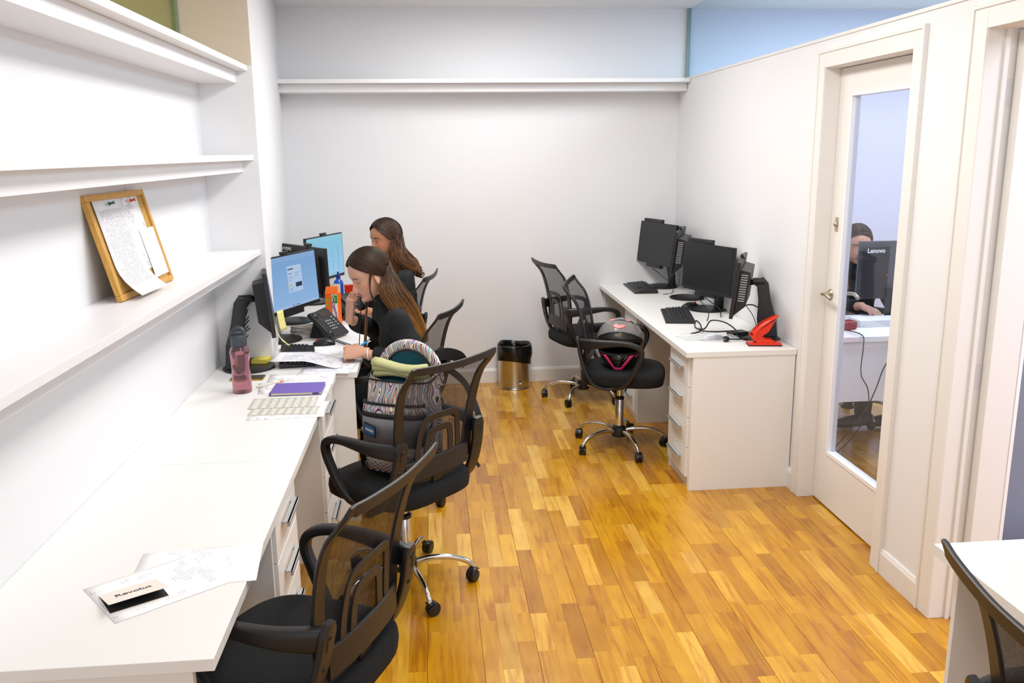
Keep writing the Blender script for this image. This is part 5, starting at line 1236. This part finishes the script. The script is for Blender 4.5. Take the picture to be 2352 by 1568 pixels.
for k in range(16):
    x_ = rg.uniform(-.005, .005); y_ = rg.uniform(-.005, .005)
    P_ = cr([(-.292+x_, 4.262+y_, 1.215), (-.312+x_, 4.254+y_, 1.16), (-.316+x_*.5, 4.252, 1.10), (-.304+x_, 4.255+y_, 1.055), (-.288+x_, 4.262+y_, 1.035)] if k < 6 else [(-.335+x_, 4.40+y_, 1.02), (-.345+x_, 4.36+y_, .98), (-.348+x_*2, 4.31+y_, .90), (-.352+x_*2, 4.29+y_, .84), (-.356+x_*2, 4.285+y_, .80)], 5)
    b.tube(P_, .0016, 5); cc += [np.array(srgb('#4a3322' if k < 6 else '#6b4626')[:3])]*(5*len(P_))
me = bpy.data.meshes.new('hair_lock'); me.from_pydata(b.v, [], b.f); setcol(me, np.array(cc)); meshobj('hair_lock', me, HAIRM, w1)
ear = MH1 @ Vector((-.083, -.005, -.052)); MB().tube([ear+Vector((.009*math.cos(a), .002, .012*math.sin(a))) for a in [2*math.pi*i/14 for i in range(14)]], .0022, 6, True).make('earring', GOLD, w1, smooth='all')
def ringon(p, q, r_, w_, m_, nm='ring'):
    p, q = Vector(p), Vector(q); c = p.lerp(q, .45); a = (q-p).normalized(); f = frame(c, a, (0, .1, 1))
    MB(f @ rotx(R(-90))).lathe([(r_, -w_/2), (r_+.0012, -w_/2), (r_+.0012, w_/2), (r_, w_/2)], 16).make(nm, m_, w1, smooth=True)
fl_ = H1['l']; ringon(fl_[0][1], fl_[0][2], .0102, .014, GOLD); ringon(fl_[2][1], fl_[2][2], .0098, .012, GOLD)
wv = Vector(J1['wrl'])+Vector((.012, 0, .000)); b = MB(frame(wv, (-1, .12, -.10), (0, -.3, 1))); b.tube([(.034*math.cos(a), 0, .029*math.sin(a)) for a in [2*math.pi*i/20 for i in range(20)]], .0032, 8, True); b.make('bracelet', WHT, w1, smooth='all')
tpen = thing('ballpoint_pen', 'bright blue pen held by the writing woman', 'pen', (0, 0, 0))
d0, d1_ = Vector((-.470, 4.245, .755)), Vector((-.340, 4.215, .846))
MB().tube([d0.lerp(d1_, u) for u in (0, .06, .12, .5, .97, 1)], [.0012, .003, .0058, .0062, .0058, .003], 10).make('pen_barrel', mat('pen_blue', '#1f9fe0', .35), tpen, smooth=True)
MB().tube([d0.lerp(d1_, u) for u in (.96, 1.05)], [.0035, .0030], 8).make('pen_button', mat('pen_blue_dark', '#157fc0', .35), tpen, smooth=True)
# handset
h0, h1 = Vector((-.312, 4.435, 1.105)), Vector((-.368, 4.345, .990))
b = MB(); P_ = cr([h0, h0.lerp(h1, .25)+Vector((-.022, .01, .01)), h0.lerp(h1, .75)+Vector((-.022, .01, .01)), h1], 5)
b.tube(P_, [float(np.interp(i/(len(P_)-1), (0, .15, .3, .7, .85, 1), (.020, .021, .014, .014, .022, .021))) for i in range(len(P_))], 12)
tag(b.make('telephone_handset', BLK, smooth='all'), 'black handset held to the cheek of the woman writing', 'telephone')
# --- woman near the back wall
F2 = Vector((-.80, -.58, -.06)); MH2 = frame((-.305, 5.50, 1.222), F2, (-.05, 0, 1))
J2 = dict(pel=(-.29, 5.50, .62), chest=(-.245, 5.50, .90), neck=(-.255, 5.50, 1.055), shl=(-.185, 5.345, .985), shr=(-.245, 5.66, .985),
          ell=(-.155, 5.28, .74), wrl=(-.42, 5.33, .80), elr=(-.30, 5.73, .78), wrr=(-.49, 5.62, .80),
          hipl=(-.33, 5.42, .585), hipr=(-.33, 5.58, .585), knl=(-.70, 5.42, .56), knr=(-.70, 5.60, .56), anl=(-.70, 5.42, .09), anr=(-.70, 5.60, .09))
J2['hml'] = frame((-.43, 5.335, .797), (-1, .2, -.05), (0, -.2, 1)); J2['cul'] = ((15, 25, 15),)*4; J2['thl'] = ((.6, .8, -.3), (.2, 1, -.2), (0, 1, -.2))
J2['hmr'] = frame((-.50, 5.615, .797), (-1, -.05, -.05), (0, 0, 1)); J2['cur'] = ((20, 25, 15),)*4; J2['thr'] = ((.6, .8, -.3), (.2, 1, -.2), (0, 1, -.2))
w2, H2 = person('woman with wavy brown hair in black seated near the back wall', J2, MH2, 1.03, .0045, '#bd8464', '#9c5450', '#2a1c14')
hair_cap(w2, MH2, 1.05, '#2a1b12') #[([(-.255, 5.49, 1.25), (-.215, 5.46, 1.17), (-.20, 5.45, 1.09), (-.17, 5.45, 1.03)], [(.045, .07), (.05, .075), (.04, .06), (.02, .03)])])
def drape2(sg, s_, rg):
    y_ = 5.47+sg*.06+.02*rg.random(); u = rg.uniform(-.03, .03)
    if sg < 0 and s_ < .55:
        P0 = MH2 @ Vector((-.090, .005-.07*s_, -.055)); return [P0+Vector((u*.4, u*.3, 0)), P0+Vector((.008+u*.6, -.004, -.06)), P0+Vector((.022+u, .002, -.125)), P0+Vector((.045+u, .004, -.165))]
    return [Vector((-.20+u, y_, 1.13)), Vector((-.155+u, y_-.02, 1.08)), Vector((-.125+u*.6, y_-.03, 1.045)), Vector((-.105+u*.5, y_-.03, 1.015))]
def d1w2(sg, s_, rg): return Vector((sg*.95, .14-.75*s_, -.22-.1*rg.random())).normalized() if sg < 0 and s_ < .55 else None
strands('hair', w2, MH2, 1.05, 2800, drape2, d1w2, .0, cols=('#2c1c12', '#452b1b', '#6a4326', '#7d5230'), wave=.010, seed=5, spread=.022, r_=.0019, lens=(.75, 1.))
b = MB(); cc = []
for k in range(14):
    c0 = Vector((-.105+rg.uniform(-.03, .008), 5.42+rg.uniform(-.03, .05), 1.045+rg.uniform(-.03, .02))); rr = rg.uniform(.012, .026); ax = rg.random()*6
    P_ = [c0+Vector((rr*math.cos(ax+a)*(1-.05*a)+.004*a, .006*a*(k % 2-.5), rr*math.sin(ax+a)*(1-.05*a)-.003*a)) for a in [i*.5 for i in range(16)]]
    b.tube(P_, .0034, 5); cc += [np.array(srgb('#4b2d18')[:3])]*(5*len(P_))
me = bpy.data.meshes.new('hair_curl'); me.from_pydata(b.v, [], b.f); setcol(me, np.array(cc)); meshobj('hair_curl', me, HAIRM, w2)
for s_ in (-1, 1):
    q = MH2 @ Vector((s_*.030, .0722, -.003)); MB(frame(q, F2, (0, 0, 1))).ell((0, 0, 0), (.0095, .003, .0035), None, 12, 8).make('eye', mat('eye_white', '#cfc4bc', .3), w2, smooth='all')
    q = MH2 @ Vector((s_*.030, .0744, -.003)); MB(frame(q, F2, (0, 0, 1))).ell((0, 0, 0), (.0050, .0015, .0036), None, 12, 8).make('iris', mat('eye_dark', '#1c120c', .15), w2, smooth='all')
# --- woman in the next room
MH3 = frame((2.775, 5.44, 1.135), (-.22, -1, -.18), (0, 0, 1))
J3 = dict(pel=(2.80, 5.52, .60), chest=(2.80, 5.50, .84), neck=(2.79, 5.48, .985), shl=(2.97, 5.50, .92), shr=(2.63, 5.48, .92),
          ell=(3.02, 5.36, .74), wrl=(2.92, 5.12, .79), elr=(2.56, 5.34, .74), wrr=(2.66, 5.10, .79),
          hipl=(2.88, 5.44, .56), hipr=(2.72, 5.44, .56), knl=(2.90, 5.06, .54), knr=(2.70, 5.06, .54), anl=(2.92, 5.06, .09), anr=(2.70, 5.06, .09))
J3['hml'] = frame((2.91, 5.10, .787), (-.1, -1, -.05), (0, 0, 1)); J3['cul'] = ((15, 25, 15),)*4; J3['thl'] = ((.6, .8, -.3), (.2, 1, -.2), (0, 1, -.2))
J3['hmr'] = frame((2.66, 5.08, .787), (.1, -1, -.05), (0, 0, 1)); J3['cur'] = ((15, 25, 15),)*4; J3['thr'] = ((.6, .8, -.3), (.2, 1, -.2), (0, 1, -.2))
w3, H3 = person('woman with centre-parted hair behind a monitor, seen through the glazed door', J3, MH3, 1.05, .006, '#cf9d84', '#a85c5c', '#33241c')
hair_cap(w3, MH3, 1.05, '#33261e')
def drape3(sg, s_, rg):
    u = rg.uniform(-.01, .01); return [Vector((2.78+sg*.085+u, 5.45, 1.06)), Vector((2.79+sg*.10+u, 5.42, .98)), Vector((2.79+sg*.10+u, 5.40, .90)), Vector((2.79+sg*.09+u, 5.395, .84))]
strands('hair', w3, MH3, 1.05, 700, drape3, None, 0., cols=('#3a2c24', '#4a382c', '#8a6a4c', '#a07a50'), seed=7, spread=.012, r_=.0028)

# ------------------------------------------------------------ next room
NDY0, NDY1 = 4.40, 5.02
worktop('worktop', 'white desk top in the next room seen through the glazed door', 1.985, NDY0, 3.6, NDY1)
tag(MB().box(2.0, NDY0+.03, .375, 3.58, NDY0+.048, .7215).make('modesty_panel', LAM, bevel=.001), 'white modesty panel of the desk in the next room', 'panel')
panel('white end panel of the next-room desk nearest the partition', 2.0, NDY0+.05, 2.018, NDY1-.02); panel('white end panel at the far right of the next-room desk', 3.56, NDY0+.05, 3.578, NDY1-.02)
t = thing('monitor', 'monitor seen from behind in the next room with tall black housing', 'monitor', (2.66, 4.86, .75))
MB().lathe([(.118, 0), (.122, .003), (.120, .010), (.02, .012)], 36, tr(.04, -.10, .0005)).make('stand_base', BLK2, t, smooth=True)
MB().box(-.01, -.06, .01, .09, -.045, .20).make('stand_arm', BLK, t, bevel=.003)
MB().box(-.165, .0, .150, .36, .020, .470).make('panel', mat('grey_plastic', '#57565a', .45), t, bevel=.002)
MB().box(-.165, -.045, .135, -.0, -.0015, .445).make('rear_housing', BLK, t, bevel=.004)
MB().box(.16, -.008, .470, .30, .014, .492).make('webcam', BLK2, t, bevel=.003)
text('Lenovo', .036, LOGO, tr(-.085, -.0462, .418) @ rotx(R(90)), t, 'lettering', .0003, .0008)
MB().box(-.012, -.0466, .27, -.002, -.045, .278).make('status_light', em('#ff2a20', 1.), t)
for k in range(9): o = MB().box(2.42, 4.64, .7505+.0045*k, 2.72, 4.78, .7505+.0045*k+.0035).make('paper_stack_sheet', WHT); o.name = 'paper_bundle'; o.rotation_euler = (0, 0, 0); tag(o, 'white paper bundle %s in the stack under the next-room monitor' % ('lowest', 'second from the bottom', 'third from the bottom', 'fourth from the bottom', 'middle', 'fourth from the top', 'third from the top', 'second from the top', 'topmost')[k], 'paper', 'paper bundles in the next room')
for k in range(0): pass
o = MB().box(-.10, -.035, 0, .10, .035, .05).make('stapler', mat('dark_red', '#7a1c22', .35), loc=(2.28, 4.60, .7505), rot=(0, 0, .3), bevel=.012, seg=3); tag(o, 'dark red desk stapler near the door side of the next-room desk', 'stapler')
keyboard('black keyboard on the next-room desk', (2.88, 4.62), R(8))
for k, pts in enumerate(([(2.30, 4.56, .757), (2.31, 4.40, .76), (2.315, 4.385, .70), (2.31, 4.38, .55), (2.36, 4.38, .45), (2.36, 4.385, .30), (2.25, 4.40, .12), (2.10, 4.45, .01)],
    [(2.60, 4.55, .757), (2.53, 4.40, .76), (2.52, 4.385, .70), (2.44, 4.38, .58), (2.40, 4.38, .45), (2.34, 4.38, .32), (2.20, 4.42, .10), (2.08, 4.42, .01)],
    [(2.58, 4.60, .757), (2.52, 4.40, .76), (2.50, 4.385, .68), (2.46, 4.38, .60), (2.50, 4.38, .54), (2.47, 4.38, .50), (2.55, 4.38, .46)])):
    cable('thin black cable hanging over the next-room desk front, %s' % ('leftmost, straight down', 'long diagonal one', 'short wavy one at the right')[k], pts, .0032)
dup(ch0, (2.72, 5.30, 0), R(178), 'office chair under the next-room desk, seen below its front panel')
# door closer latch seen through glass is part of door_1
bpy.data.objects['door_1']
